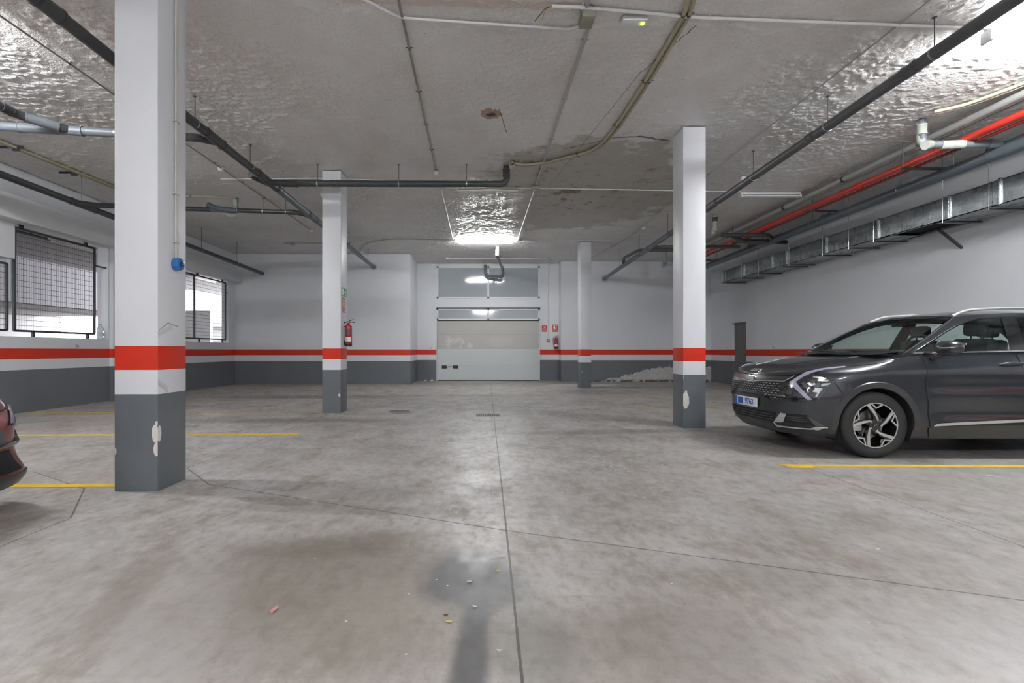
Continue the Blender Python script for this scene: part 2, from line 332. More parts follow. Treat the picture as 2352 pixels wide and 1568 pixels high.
t=NT('door glazing'); t.set(Base_Color=(.42,.46,.49,1),Roughness=.07,Metallic=0.0); t.b.inputs['Specular IOR Level'].default_value=.9; t.set(Coat_Weight=.5,Coat_Roughness=.05); 
t.set(Base_Color=t.mix(t.noise(.6,2),(.36,.40,.43,1),(.46,.50,.53,1))); m_glazing=t.m
t=NT('galvanised duct steel'); sp=t.noise(4.5,4,.6,t.scaled(1,.5,2.2)); t.set(Base_Color=t.mix(t.ramp(sp,.35,.65),(.30,.33,.34,1),(.50,.53,.54,1)),Metallic=.85,Roughness=t.ramp(t.noise(9,3,.6,t.scaled(1,3,.4)),.3,.7,.24,.42)); t.bump(t.noise(2.4,2),.25,.03); m_duct=t.m
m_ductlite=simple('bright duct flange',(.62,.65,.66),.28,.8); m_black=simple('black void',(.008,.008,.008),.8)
t=NT('parking line paint'); nl=t.noise(16,5,.7); nb=t.noise(.9,2); wear=t.math('MULTIPLY',t.ramp(nl,.45,.6),t.ramp(t.xyz()[1],5.5,13,.15,.85))
t.set(Base_Color=t.mix(wear,t.mix(nb,(.78,.48,.01,1),(.90,.60,.015,1)),(.27,.24,.18,1)),Roughness=.5); m_yellow=t.m
m_door2=simple('grey fire door paint',(.17,.17,.165),.45)
# ================================================================ ROOM
b=BM(); box(b,XL-.3,XR+.3,YB,YD+.3,-.2,0); st('floor',b,m_floor)
def plaster_ceiling():
    """ceiling slab whose underside is real sprayed plaster relief (up to 14 mm) in the visible part"""
    rg=np.random.RandomState(3); x0,x1,y0,y1=XL-.3,XR+.3,2.2,YD+.3
    xs=np.arange(x0,x1,.019); xs=np.append(xs,x1); ys=[y0]
    while ys[-1]<y1: ys.append(ys[-1]+(.0165 if ys[-1]<11 else .028))
    ys=np.array(ys); ys[-1]=y1
    X,Y=np.meshgrid(xs,ys,indexing='ij')
    def field(sx,sy):
        gx,gy=(X-x0)/sx,(Y-y0)/sy; G=rg.rand(int(gx.max())+3,int(gy.max())+3)
        ix,iy=gx.astype(int),gy.astype(int); fx,fy=gx-ix,gy-iy; fx=fx*fx*(3-2*fx); fy=fy*fy*(3-2*fy)
        return (G[ix,iy]*(1-fx)+G[ix+1,iy]*fx)*(1-fy)+(G[ix,iy+1]*(1-fx)+G[ix+1,iy+1]*fx)*fy
    f=.5*field(.078,.050)+.5*field(.043,.033); m=.45*field(1.3,.9)+.35*field(.45,.35)+.2*field(.2,.16)
    m=np.clip((m-.36)/.2,0,1); e=np.clip((f-(.62-.12*m))/.11,0,1); e=e*e*(3-2*e)
    h=.0128*e*(.4+.6*m)+.0022*field(.05,.05)
    Z=ZC+.015-h; nx,ny=X.shape
    co=np.stack([X,Y,Z],-1).reshape(-1,3).astype(np.float32)
    i,j=np.meshgrid(np.arange(nx-1),np.arange(ny-1),indexing='ij'); a=(i*ny+j).ravel()
    F=np.stack([a,a+1,a+ny+1,a+ny],-1).astype(np.int32)
    # slab around it
    bx=[(x0,YB,ZC),(x1,YB,ZC),(x1,y0+.01,ZC),(x0,y0+.01,ZC),(x0,YB,ZC+.25),(x1,YB,ZC+.25),(x1,y0+.01,ZC+.25),(x0,y0+.01,ZC+.25),
        (x0,y0,ZC+.03),(x1,y0,ZC+.03),(x1,y1,ZC+.03),(x0,y1,ZC+.03),(x0,y0,ZC+.25),(x1,y0,ZC+.25),(x1,y1,ZC+.25),(x0,y1,ZC+.25)]
    n=len(co); q=[(0,3,2,1),(4,5,6,7),(0,1,5,4),(1,2,6,5),(2,3,7,6),(3,0,4,7)]
    Fb=np.array([[k+n+o for k in t] for o in (0,8) for t in q],np.int32)
    co=np.vstack([co,np.array(bx,np.float32)]); F=np.vstack([F,Fb])
    me=bpy.data.meshes.new('ceiling'); me.vertices.add(len(co)); me.vertices.foreach_set('co',co.ravel())
    me.loops.add(F.size); me.loops.foreach_set('vertex_index',F.ravel()); me.polygons.add(len(F)); me.polygons.foreach_set('loop_start',np.arange(0,F.size,4,dtype=np.int32))
    sm=np.ones(len(F),bool); sm[-12:]=False; me.polygons.foreach_set('use_smooth',sm); me.update(calc_edges=True); me.materials.append(m_ceil)
    o=bpy.data.objects.new('ceiling',me); COL.objects.link(o); OFF['ceiling']=(0,0,0); setp(o,kind='structure')
plaster_ceiling()
XO=XL-.25
b=BM()
box(b,XO,XL,YB,YD,0,1.42); box(b,XO,XL,YB,4.0,1.42,ZC); box(b,XO,XL,4.0,9.38,2.84,ZC); box(b,XO,XL,9.38,YD,3.52,ZC)
box(b,XO,XL,11.75,12.95,1.42,3.52); box(b,XO,XL,17.33,YD,1.42,3.52)
box(b,XL-.05,XL+.09,11.78,12.5,0,3.53)
st('wall_left',b,m_wall)
b=BM(); box(b,XL-.02,XL+.25,YB,YL+.02,3.50,3.95,.02); st('trim_1',b,m_white,label='white plaster beam under the ceiling above the left openings')
b=BM(); box(b,XL-.02,XL+.02,5.5,9.38,2.84,3.52)
lathe(b,[(.02,0),(.12,.0),(.19,.006),(.21,.012),(.17,.02),(.05,.022)],(XL+.015,8.75,3.22),26,'x'); st('trim_2',b,m_white)
b=BM()
box(b,XL-.25,-2.73,YL,YL+.2,0,ZC); box(b,-2.73,-2.53,YL,YD+.2,0,ZC); box(b,-2.73,-1.78,YD,YD+.2,0,ZC); box(b,-1.78,2.17,YD+.02,YD+.2,4.37,ZC); box(b,-1.78,2.17,YD,YD+.2,2.82,3.19)
box(b,2.17,2.92,YD,YD+.2,0,ZC)
st('wall_back',b,m_wall)
b=BM(); box(b,2.92,XR+.3,YR,YR+.7,0,ZC); st('wall_back_right',b,m_wall_peel)
b=BM(); dy0,dy1,dz=16.65,17.6,2.10
box(b,XR,XR+.3,YB,dy0,0,ZC); box(b,XR,XR+.3,dy1,YR,0,ZC); box(b,XR,XR+.3,dy0,dy1,dz,ZC); st('wall_right',b,m_wall)
b=BM(); box(b,XL-.25,XR+.3,YB-.2,YB,0,ZC); st('wall_front',b,m_wall)
b=BM(); box(b,XR+.12,XR+.17,dy0,dy1,0,dz)
box(b,XR+.09,XR+.13,dy0,dy0+.05,0,dz); box(b,XR+.09,XR+.13,dy1-.05,dy1,0,dz); box(b,XR+.09,XR+.13,dy0,dy1,dz-.05,dz)
door=st('door_1',b,m_door2)
b=BM(); tube(b,fillet([(XR+.12,dy0+.12,1.02),(XR+.06,dy0+.12,1.02),(XR+.06,dy0+.25,1.02)],.03),.011,8); ob('door_handle',b,m_blackp,door)
# columns
def column(x0,x1,y0,y1,mat,label):
    b=BM(); box(b,x0,x1,y0,y1,0,ZC,.006)
    return ob('column',b,mat,smooth=30,label=label,cat='column',origin=((x0+x1)/2,(y0+y1)/2,0))
column(-3.04,-2.682,4.22,4.62,m_col1,'nearest square column, white with red and grey bands and a big paint chip at its corner')
column(-3.0,-2.655,9.54,9.97,m_col2,'white column with red and grey bands carrying the fire extinguisher and green sign')
column(2.99,3.33,7.66,8.07,m_col3,'white column beside the dark car with a pale oval chip in its grey base')
column(2.99,3.31,15.7,16.2,m_col4,'slim farthest column to the right of the garage door')
b=BM(); box(b,-3.02,-2.64,9.50,9.55,4.02,4.09,.004); ob('column_collar',b,m_white,label='white plaster ledge across the top of the column behind the long dark pipe',cat='ledge',smooth=30,origin=(-2.83,9.52,4.02))
# ---------------------------------------------------------------- garage door and glazing
D0=YD-.02
b=BM(); box(b,-1.9,2.3,YD+.12,YD+.17,0,4.4); st('trim_added_backing',b,m_gap)  # dark sheet added behind door and glazing to stop sky showing through gaps
g=thing('garage_door','pale sectional garage door with two small dark vents at the end of the aisle','garage door',(.195,D0,0))
zs=[.03,.60,1.235,1.79,2.30]
for i in range(4):
    b=BM(); box(b,-1.765,2.155,D0,D0+.05,zs[i]+.002,zs[i+1]-.002); ob('door_panel',b,m_door,g,smooth=0)
b=BM(); box(b,-1.765,2.155,D0-.01,D0+.05,0,.03); ob('bottom_seal',b,m_gap,g,smooth=0)
b=BM(); box(b,-1.78,2.17,D0+.0,D0+.05,2.305,2.33); box(b,-1.80,2.19,D0-.02,D0+.04,2.80,2.815); box(b,-1.80,2.19,D0-.02,D0+.03,2.765,2.78); ob('header_seal',b,m_gap,g,smooth=0)
for x in (-1.59,-1.16):
    b=BM(); box(b,x,x+.19,D0-.018,D0+.0,.475,.59,.006); v=ob('vent',b,m_gap,g,smooth=30)
    b=BM()
    for k in range(4): box(b,x+.015,x+.175,D0-.024,D0-.016,.49+k*.025,.499+k*.025)
    ob('vent_slats',b,m_dark,v,smooth=0)
b=BM(); tube(b,fillet([(-1.35,D0,.55),(-1.35,D0-.035,.552),(-1.20,D0-.035,.562),(-1.20,D0,.562)],.02),.007,8); ob('pull_handle',b,m_dark,g)
b=BM()
for x in (-1.785,2.165): box(b,x-.012,x+.012,D0-.015,D0+.05,0,2.33)
ob('side_track',b,m_alu,g,smooth=0)
def glazing(name,z0,z1,n):
    b=BM(); f=.055
    box(b,-1.78,2.17,D0,D0+.07,z0,z0+f); box(b,-1.78,2.17,D0,D0+.07,z1-f,z1)
    for x in (-1.78,2.17-f,.195-f*.6): box(b,x,x+f*(1.2 if x>-.5 and x<1 else 1),D0,D0+.07,z0,z1)
    w=st(name,b,m_alu)
    for x0,x1 in ((-1.74,.18),(.20,2.13)):
        b=BM(); box(b,x0,x1,D0+.03,D0+.04,z0+.03,z1-.03); ob('window_pane',b,m_glazing,w,smooth=0)
glazing('window_1',3.17,4.39,1); glazing('window_2',2.335,2.765,1)
# ---------------------------------------------------------------- left openings: steel mesh grilles
def grille(label,y0,y1,z0,z1,mull,tabs_t,tabs_b,side):
    X=XL-.06
    g=thing('window_grille',label,'grille',(X,(y0+y1)/2,z0))
    b=BM(); f=.02
    box(b,X-f,X+f,y0,y1,z0-f,z0+f); box(b,X-f,X+f,y0,y1,z1-f,z1+f); box(b,X-f,X+f,y0-f,y0+f,z0,z1); box(b,X-f,X+f,y1-f,y1+f,z0,z1)
    for y in mull: box(b,X-f,X+f,y-f,y+f,z0,z1)
    ob('frame',b,m_frame,g,smooth=0)
    b=BM(); z=z0+.1
    while z<z1-.03: tube(b,[(X,y0,z),(X,y1,z)],.0042,5); z+=.105
    y=y0+.05
    while y<y1: tube(b,[(X,y,z0),(X,y,z1)],.0022,4); y+=.052
    ob('wire_mesh',b,m_wire,g,smooth=0)
    for y in tabs_t:
        b=BM(); box(b,X-f,X+f,y-.03,y+.03,z1,z1+.09); box(b,X-.04,X+.05,y-.05,y+.05,z1+.085,z1+.09); ob('mounting_tab',b,m_frame,g,smooth=0)
    for y in tabs_b:
        b=BM(); box(b,X-f,X+f,y-.025,y+.025,z0-.11,z0); ob('mounting_tab',b,m_frame,g,smooth=0)
    for z in side:
        b=BM(); box(b,X-f,X+f,y1,y1+.34,z-.015,z+.015); ob('mounting_tab',b,m_frame,g,smooth=0)
grille('dark steel wire grille in the left opening beside the water bottle',9.45,11.40,1.53,3.43,[],[9.6,11.15],[9.85,11.2],[3.05])
grille('low steel wire grille under the white plaster panel at far left',4.2,9.3,1.53,2.74,[6.7],[],[5,8],[])
grille('small far-left steel wire grille near the room corner',13.0,17.2,1.53,3.43,[15.35],[13.5,15.5,17.0],[15.6,17.0],[3.1])
# ---------------------------------------------------------------- outside, seen through the openings
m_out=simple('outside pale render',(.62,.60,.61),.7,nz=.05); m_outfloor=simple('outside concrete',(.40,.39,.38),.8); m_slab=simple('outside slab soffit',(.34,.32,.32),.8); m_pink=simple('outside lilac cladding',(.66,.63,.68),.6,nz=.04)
b=BM(); box(b,-60,XO,-20,90,-.3,-.02); st('floor_outside',b,m_outfloor)
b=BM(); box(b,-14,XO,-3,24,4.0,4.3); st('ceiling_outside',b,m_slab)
b=BM(); y=-3
while y<30:
    box(b,-14.2,-14.0,y,y+.175,2.62,4.1); box(b,-14.2,-14.012,y+.175,y+.2,2.62,4.1); y+=.2
st('wall_outside_cladding',b,m_pink)
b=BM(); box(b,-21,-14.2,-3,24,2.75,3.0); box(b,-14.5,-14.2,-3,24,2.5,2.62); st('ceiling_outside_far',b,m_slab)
b=BM(); box(b,-21.3,-21,-3,25.5,0,1.9); box(b,-21.3,-21,-3,7,1.9,3.0); box(b,-21.3,-21,19,25.5,1.9,3.0); st('wall_outside',b,m_out)
g=thing('louvre_screen','dark slatted louvre strip high on the pale wall outside the left opening','louvre',(-20.9,15,2.0))
b=BM()
for k in range(60): box(b,-20.95,-20.9,9+k*.2,9.1+k*.2,1.95,2.3)
ob('louvre_slats',b,m_frame,g,smooth=0)
b=BM(); box(b,-20.97,-20.88,9,21,1.9,1.95); box(b,-20.97,-20.88,9,21,2.3,2.35); ob('frame',b,m_frame,g,smooth=0)
def outfix(y,label):
    g=thing('outside_light_fixture',label,'lamp',(-10.6,y,3.9))
    b=BM(); box(b,-10.68,-10.52,y-.75,y+.75,3.88,3.98,.01); ob('housing',b,m_cream,g,smooth=30)
    b=BM(); tube(b,[(-10.6,y-.73,3.85),(-10.6,y+.73,3.85)],.018,8); ob('tube',b,m_tubeoff,g)
outfix(13.3,'cream strip light under the slab outside, seen through the left grille'); outfix(19.5,'far small strip light outside behind the small far-left grille')
b=BM(); tube(b,[(-10.9,5,3.95),(-10.9,22,3.95)],.04,10); ob('drain_pipe',b,m_dark,label='thin dark pipe under the outside slab behind the left grille',cat='pipe',origin=(-10.9,13,3.95))
b=BM(); box(b,-14.3,-13.9,21,21.2,0,2.7); box(b,-13.9,-12.2,21.02,21.18,2.1,2.69); box(b,-12.2,-11.2,21,21.2,0,2.8); o=st('wall_outside_gate',b,m_out)
b=BM(); box(b,-13.3,-13.24,20.9,20.96,0,2.1); box(b,-12.26,-12.2,20.9,20.96,0,2.1); box(b,-13.3,-12.2,20.9,20.96,2.04,2.1); box(b,-13.24,-12.9,20.95,20.98,0,2.04)
ob('gate_frame',b,m_out if False else m_strut,smooth=0,label='dark gate frame in the passage outside the far grille',cat='gate',origin=(-12.7,20.9,0))
g=thing('apartment_block','sunlit apartment block with stacked balcony slabs seen through the far grille','building',(-26,46,0))
b=BM(); box(b,-31,-15,46,52,0,16); ob('wall',b,m_out,g,smooth=0)
for k in range(7):
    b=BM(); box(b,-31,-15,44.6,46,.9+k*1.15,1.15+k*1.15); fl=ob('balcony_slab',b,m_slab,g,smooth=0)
b=BM(); tube(b,[(-22.0,44.5,0),(-22.0,44.5,9)],.12,8); ob('downpipe',b,simple('rusty downpipe',(.25,.17,.13),.6),g)
# ---------------------------------------------------------------- pipes
def pnt(p,q,t): return tuple(a+(b-a)*t for a,b in zip(p,q))
def pipe(label,runs,mat,rods=(),couplings=(),cat='pipe',name='drain_pipe',clamp_mat=None,group=None):
    """runs: (points,radius[,material]); rods: (x,y,z,r) hang from the ceiling; couplings: (p,q,r)"""
    g=thing(name,label,cat,tuple(runs[0][0][0]),group=group)
    for rn in runs:
        b=BM(); tube(b,fillet(rn[0],rn[1]*2.2),rn[1],18); ob('pipe_run',b,rn[2] if len(rn)>2 else mat,g)
    for cp in couplings:
        b=BM(); p,q,r=cp[:3]; tube(b,[p,q],r,18); 
        d=(Vector(q)-Vector(p)).normalized()*.012; tube(b,[Vector(p)-d*.2,Vector(p)+d],r*1.08,18); tube(b,[Vector(q)-d,Vector(q)+d*.2],r*1.08,18)
        ob('coupling',b,cp[3] if len(cp)>3 else mat,g)
    for x,y,z,r,dr in rods:
        d=Vector(dr).normalized()*.011; c=Vector((x,y,z))
        b=BM(); tube(b,[c-d,c+d],r*1.07,18); k=ob('pipe_clamp',b,clamp_mat or m_ring,g)
        b=BM(); tube(b,[(x,y,z+r),(x,y,ZC)],.006,6); disc(b,(x,y,ZC-.006),.022,(0,0,1),.006,8); ob('hanger_rod',b,m_rod,k)
    return g
Yd=(0,1,0); Xd=(1,0,0)
# left main
A,Bp=(-3.8,-6.8,4.16),(-3.8,YL+.02,4.06)
pipe('long dark grey drain pipe left of the aisle, running back past the two left columns',
 [([A,(-3.8,9.3,4.15),Bp],.0625),([(-3.8,7.35,4.15),(-3.95,7.07,4.10),(-4.15,7.02,4.09)],.055),([(-3.8,9.25,4.14),(-3.98,8.9,4.17),(-3.98,8.75,4.17)],.05)],m_dark,
 rods=[(-3.8,y,4.157 if y<9.3 else 4.15-(y-9.3)*.01065,.0625,Yd) for y in (5.35,6.75,8.35,12.3,14.5,16.9)],
 couplings=[((-3.8,4.35,4.157),(-3.8,4.6,4.157),.068),((-3.8,7.0,4.155),(-3.8,7.45,4.154),.070),((-3.8,8.6,4.151),(-3.8,9.35,4.15),.070),((-3.8,9.42,4.149),(-3.8,9.6,4.147),.068,m_bluegr),((-3.8,9.6,4.147),(-3.8,11.1,4.131),.0645,m_bluegr),((-3.8,11.1,4.131),(-3.8,11.6,4.126),.070,m_bluegr),((-3.8,11.6,4.126),(-3.8,YL,4.06),.0632,m_bluegr)])
b=BM(); disc(b,(-3.8,YL-.006,4.06),.115,(0,1,0),.006,20); ob('wall_seal',b,simple('cream wall seal',(.60,.57,.50),.7,nz=.2),label='stained plaster ring where the left drain pipe enters the back wall',cat='patch',origin=(-3.8,YL,4.06))
pipe('pale grey drain pipe crossing behind the nearest column below the ceiling',
 [([(-8.45,6.38,4.09),(-4.15,7.02,4.09)],.055)],m_midgr,rods=[(-4.95,6.9,4.09,.055,(1,.15,0))],
 couplings=[((-6.1,6.73,4.09),(-5.35,6.842,4.09),.062),((-4.4,6.983,4.09),(-4.2,7.013,4.09),.060,m_bluegr)],clamp_mat=m_ring)
pipe('short dark grey pipe slanting in from upper left into the pale grey pipe',
 [([(-5.85,-6.8,4.13),(-5.85,6.42,4.12),(-5.5,6.82,4.09)],.055)],m_dark,rods=[(-5.85,5.2,4.12,.055,Yd)],couplings=[((-5.85,6.2,4.12),(-5.85,6.34,4.12),.06),((-5.80,6.48,4.115),(-5.58,6.73,4.097),.06,m_midgr)])
pipe('straight dark pipe crossing the aisle in front of the second column',
 [([(-3.8,8.95,4.10),(-3.62,9.22,4.17),(.36,9.22,4.155),(.43,9.22,4.25),(.42,9.3,4.36),(.42,9.32,ZC)],.0575)],m_dark,
 rods=[(x,9.22,4.163,.0575,Xd) for x in (-2.98,-1.52,-.3)],couplings=[((-3.60,9.22,4.17),(-3.35,9.22,4.169),.064),((-2.72,9.22,4.168),(-2.62,9.22,4.168),.061),((.05,9.22,4.156),(.30,9.22,4.156),.060),((.42,9.31,4.33),(.42,9.32,4.45),.066)])
pipe('dark cross pipe behind the nearest column with a bare branch stub pointing up',
 [([(-7.66,9.6,3.94),(-7.5,9.95,3.98),(-6.95,10.7,4.16),(-6.5,11.2,4.26),(-4.15,11.3,4.21),(-3.95,11.4,4.19),(-3.8,11.65,4.13)],.05),([(-5.5,11.23,4.24),(-5.85,11.2,4.27),(-6.02,11.19,4.35)],.055,m_bluegr),
  ([(-5.5,11.38,ZC),(-5.5,11.38,4.25),(-5.52,11.34,4.14),(-5.66,11.28,4.15)],.055,m_limey)],m_dark,
 rods=[(-5.4,11.247,4.237,.05,(1,.04,0)),(-4.35,11.29,4.214,.05,(1,.04,0)),(-4.85,11.27,4.225,.05,(1,.04,0))],
 couplings=[((-5.95,11.224,4.248),(-5.42,11.246,4.237),.056,m_bluegr),((-4.3,11.294,4.213),(-4.17,11.3,4.21),.056),((-5.5,11.38,4.36),(-5.5,11.38,4.48),.062,m_limey)])
pipe('dark drain pipe low along the left wall beam, ending in the back wall',
 [([(-7.65,-6.8,4.04),(-7.65,8.1,3.955),(-7.65,YL+.02,3.83)],.06)],m_dark,rods=[(-7.65,y,4.0-.0115*(y-4.2),.06,Yd) for y in (9.75,12.0,13.9,15.9)],
 couplings=[((-7.65,9.5,3.938),(-7.65,10.1,3.93),.067),((-7.65,6.2,3.966),(-7.65,6.35,3.965),.066)])
# right main
def zr(y): return 4.15-(y-5)*.0206
pipe('long dark grey drain pipe right of the aisle, running back behind the right column',
 [([(4.54,-6.8,4.3),(4.54,5,4.15),(4.54,YR+.02,zr(YR))],.0625),([(4.54,14.2,zr(14.2)),(4.8,13.9,3.97),(7.0,14.0,4.0)],.05),([(4.54,16.6,zr(16.6)),(4.5,16.4,4.12),(4.62,15.2,4.14),(5.6,14.6,4.02)],.045)],m_dark_lit,
 rods=[(4.54,y,zr(y),.0625,Yd) for y in (5.15,6.75,8.6,10.6,12.6,14.9,17.0)],clamp_mat=m_ring,
 couplings=[((4.54,5.35,zr(5.35)),(4.54,5.5,zr(5.5)),.066),((4.54,7.0,zr(7)),(4.54,7.12,zr(7.1)),.066),((4.54,9.9,zr(9.9)),(4.54,10.4,zr(10.4)),.071),((4.54,12.4,zr(12.4)),(4.54,14.0,zr(14.0)),.066,m_bluegr),((4.54,14.0,zr(14)),(4.54,14.7,zr(14.7)),.072,m_bluegr),((4.54,14.7,zr(14.7)),(4.54,YR,zr(YR)),.0635,m_bluegr)])
b=BM(); disc(b,(4.54,YR-.006,zr(YR)),.14,(0,1,0),.006,20); ob('wall_seal',b,simple('stained plaster ring',(.58,.55,.5),.7,nz=.2),label='stained plaster ring where the right drain pipe enters the back wall',cat='patch',origin=(4.54,YR,zr(YR)))
ZP=3.97
pipe('thick blue grey drain pipe running above the metal duct on the right',
 [([(7.3,-6.8,4.02),(7.3,YR-1.0,ZP-.06)],.085),([(7.3,12.9,ZP-.02),(7.0,12.6,4.0),(5.9,12.7,4.02)],.055,m_dark),([(7.75,13.1,3.93),(7.3,13.0,3.93),(6.6,13.0,3.93),(6.2,12.75,4.02)],.055,m_dark)],m_bluegr,
 rods=[(7.3,y,ZP+.01,.085,Yd) for y in (5.2,8.95,11.35,14.0,16.2)],
 couplings=[((7.3,5.5,ZP+.02),(7.3,5.7,ZP+.02),.092,m_midgr),((7.3,6.75,ZP+.02),(7.3,7.35,ZP+.02),.096),((7.3,10.8,ZP),(7.3,10.95,ZP),.09),((7.3,-6.8,4.03),(7.3,6.8,4.0),.0865,m_midgr)])
pipe('pale limescaled elbow pipe dropping from the ceiling into the thick blue grey pipe',
 [([(6.38,7.45,ZC),(6.38,7.45,4.17),(6.62,7.37,4.12),(7.25,7.15,4.06),(7.3,7.1,ZP+.03)],.055,m_midgr),([(6.38,7.47,ZC-.03),(6.38,7.46,4.2),(6.42,7.43,4.14)],.059,m_limey),([(6.46,7.41,4.14),(6.33,7.33,4.10)],.062,m_limey)],m_midgr,
 couplings=[((6.38,7.45,4.3),(6.38,7.45,4.44),.064,m_limey),((6.6,7.375,4.12),(6.85,7.29,4.10),.060,m_limey),((7.12,7.2,4.07),(7.29,7.13,4.05),.066,m_midgr),((7.3,7.12,ZP+.0),(7.3,7.12,ZP+.10),.09,m_midgr)])
g=pipe('glossy red sprinkler pipe under the ceiling above the right wall duct',[([(6.87,-6.8,4.17),(6.87,YR-.9,4.17)],.052)],m_redpipe,
 couplings=[((6.87,9.3,4.17),(6.87,9.42,4.17),.06),((6.87,13.1,4.17),(6.87,13.3,4.17),.06),((6.87,6.3,4.17),(6.87,6.42,4.17),.06)],name='sprinkler_pipe')
b=BM(); tube(b,[(6.93,-6.8,4.10),(6.93,YR-.9,4.10)],.022,10); ob('pipe_shade_strip',b,simple('red pipe shaded tone',(.22,.012,.012),.4),g)  # thin tube added below as the red pipe's shaded lower tone
pipe('white service pipe beside the red sprinkler pipe under the ceiling',[([(6.78,-6.8,4.38),(6.78,YR-.9,4.38)],.05),([(6.9,-6.8,4.34),(6.9,YR-.9,4.34)],.016)],simple('whitish grey pipe',(.40,.41,.39),.4),
 couplings=[((6.78,y,4.38),(6.78,y+.05,4.38),.056,m_strut) for y in (6.2,7.9,9.6,11.5)],name='service_pipe')
# struts crossing below red pipe
for i,y in enumerate((6.0,8.2,10.7,13.8,16.5)):
    g=thing('pipe_support','dark channel strut under the red pipe, %s'%('above the car roof, outside the nearest duct joint','beside the ceiling elbow pipe','above the middle of the metal duct','near the dark branch pipes','nearest to the far wall')[i],'strut',(7.0,y,4.07),group='channel struts under the red pipe')
    b=BM(); box(b,6.70,7.55,y-.02,y+.02,4.055,4.09); ob('channel',b,m_strut,g,smooth=0)
    for x in (6.72,7.53):
        b=BM(); tube(b,[(x,y,4.04),(x,y,ZC)],.006,6); ob('hanger_rod',b,m_rod,g)
# elbow fitting hanging from the ceiling behind right column
pipe('limescaled valve fitting hanging from the ceiling right of the right column',[([(5.75,12.7,ZC),(5.75,12.7,4.25),(5.72,12.72,4.12),(5.68,12.72,4.05)],.05,m_limey)],m_limey,couplings=[((5.75,12.7,4.36),(5.75,12.7,4.46),.06,m_dark),((5.74,12.7,4.12),(5.74,12.7,4.2),.058,m_limey)],cat='pipe fitting',name='pipe_fitting')
pipe('small white fitting under the ceiling half hidden behind the right column',[([(6.1,17.2,ZC),(6.1,17.2,4.05),(6.0,17.1,3.98)],.06,m_limey)],m_limey,couplings=[((6.1,17.2,4.1),(6.1,17.2,4.3),.07,m_limey)],cat='pipe fitting',name='pipe_fitting')
# pipe trap above the garage door
pipe('dark trap pipe with a U bend in front of the window over the garage door',
 [([(.46,16.6,4.35),(.46,16.7,4.24),(.72,19.0,4.20),(.74,19.15,4.0),(.70,19.2,3.93),(.2,19.3,3.98),(.10,19.3,4.05),(.08,19.3,4.36),(.08,19.68,4.40)],.055),([(.46,16.5,ZC),(.46,16.55,4.28)],.058,m_limey)],simple('charcoal pvc pipe',(.13,.14,.15),.3),
 rods=[(.62,18.1,4.215,.055,Yd)],couplings=[((.71,18.9,4.2),(.72,19.02,4.195),.062),((.45,16.56,4.25),(.45,16.5,4.42),.064,m_limey)])
# ---------------------------------------------------------------- duct
g=thing('air_duct','long galvanised rectangular air duct hung high along the right wall','duct',(8.2,10,3.39))
dx0,dx1,dz0,dz1=7.88,8.52,3.39,3.77; yj=[-3,-.5,2.0,4.2,6.0,7.8,8.65,10.2,11.74,13.3,13.95,15.46,16.9]
yj=[-4,-1.5,1,3.2,5.2,7.8-.0,8.65,10.2,11.74,13.3,13.95,15.46,16.9]
for a,c_ in zip(yj,yj[1:]):
    b=BM()
    box(b,dx0,dx0+.012,a,c_,dz0,dz1); box(b,dx1-.012,dx1,a,c_,dz0,dz1); box(b,dx0,dx1,a,c_,dz1-.012,dz1)
    if a==8.65: box(b,dx0,dx1,a,a+.35,dz0,dz0+.012); box(b,dx0,dx1,9.95,c_,dz0,dz0+.012); box(b,dx0,dx0+.05,a,c_,dz0,dz0+.012); box(b,dx1-.05,dx1,a,c_,dz0,dz0+.012)
    else: box(b,dx0,dx1,a,c_,dz0,dz0+.012)
    if c_==16.9: box(b,dx0,dx1,c_-.012,c_,dz0,dz1)
    ob('duct_section',b,m_duct,g,smooth=0)
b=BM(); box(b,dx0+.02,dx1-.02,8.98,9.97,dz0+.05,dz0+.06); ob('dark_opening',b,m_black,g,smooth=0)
for y in yj[3:]:
    b=BM(); yy=min(y,16.885)
    for q in (-.018,.006):
        box(b,dx0-.018,dx0+.0,yy+q,yy+q+.012,dz0-.018,dz1+.018); box(b,dx0-.018,dx1,yy+q,yy+q+.012,dz0-.018,dz0); box(b,dx0-.018,dx1,yy+q,yy+q+.012,dz1,dz1+.018)
    box(b,dx0-.014,dx0-.001,yy-.02,yy+.02,dz0-.005,dz1+.005)
    ob('flange',b,m_ductlite,g,smooth=0)
for y in (4.5,7.95,8.75,10.3,11.0,11.85,13.15,13.45,14.6,15.55,16.6):
    b=BM(); box(b,dx0-.02,dx1,y-.02,y+.02,dz0-.045,dz0-.018); k=ob('bracket',b,m_strut,g,smooth=0)
    b=BM(); tube(b,[(dx0-.03,y,dz0-.05),(dx0-.03,y,ZC)],.0055,6); ob('hanger_rod',b,m_ring,k)
b=BM(); M=Matrix.Translation((8.37,9.15,3.14))@Matrix.Rotation(math.radians(38),4,'Y')
vs=box(b,-.28,.28,-.02,.02,-.018,.018); bmesh.ops.transform(b,matrix=M,verts=b.verts); ob('wall_bracket',b,m_strut,smooth=0,label='loose steel channel leaning from the right wall below the duct opening',cat='bracket',origin=(8.55,9.15,3.0))
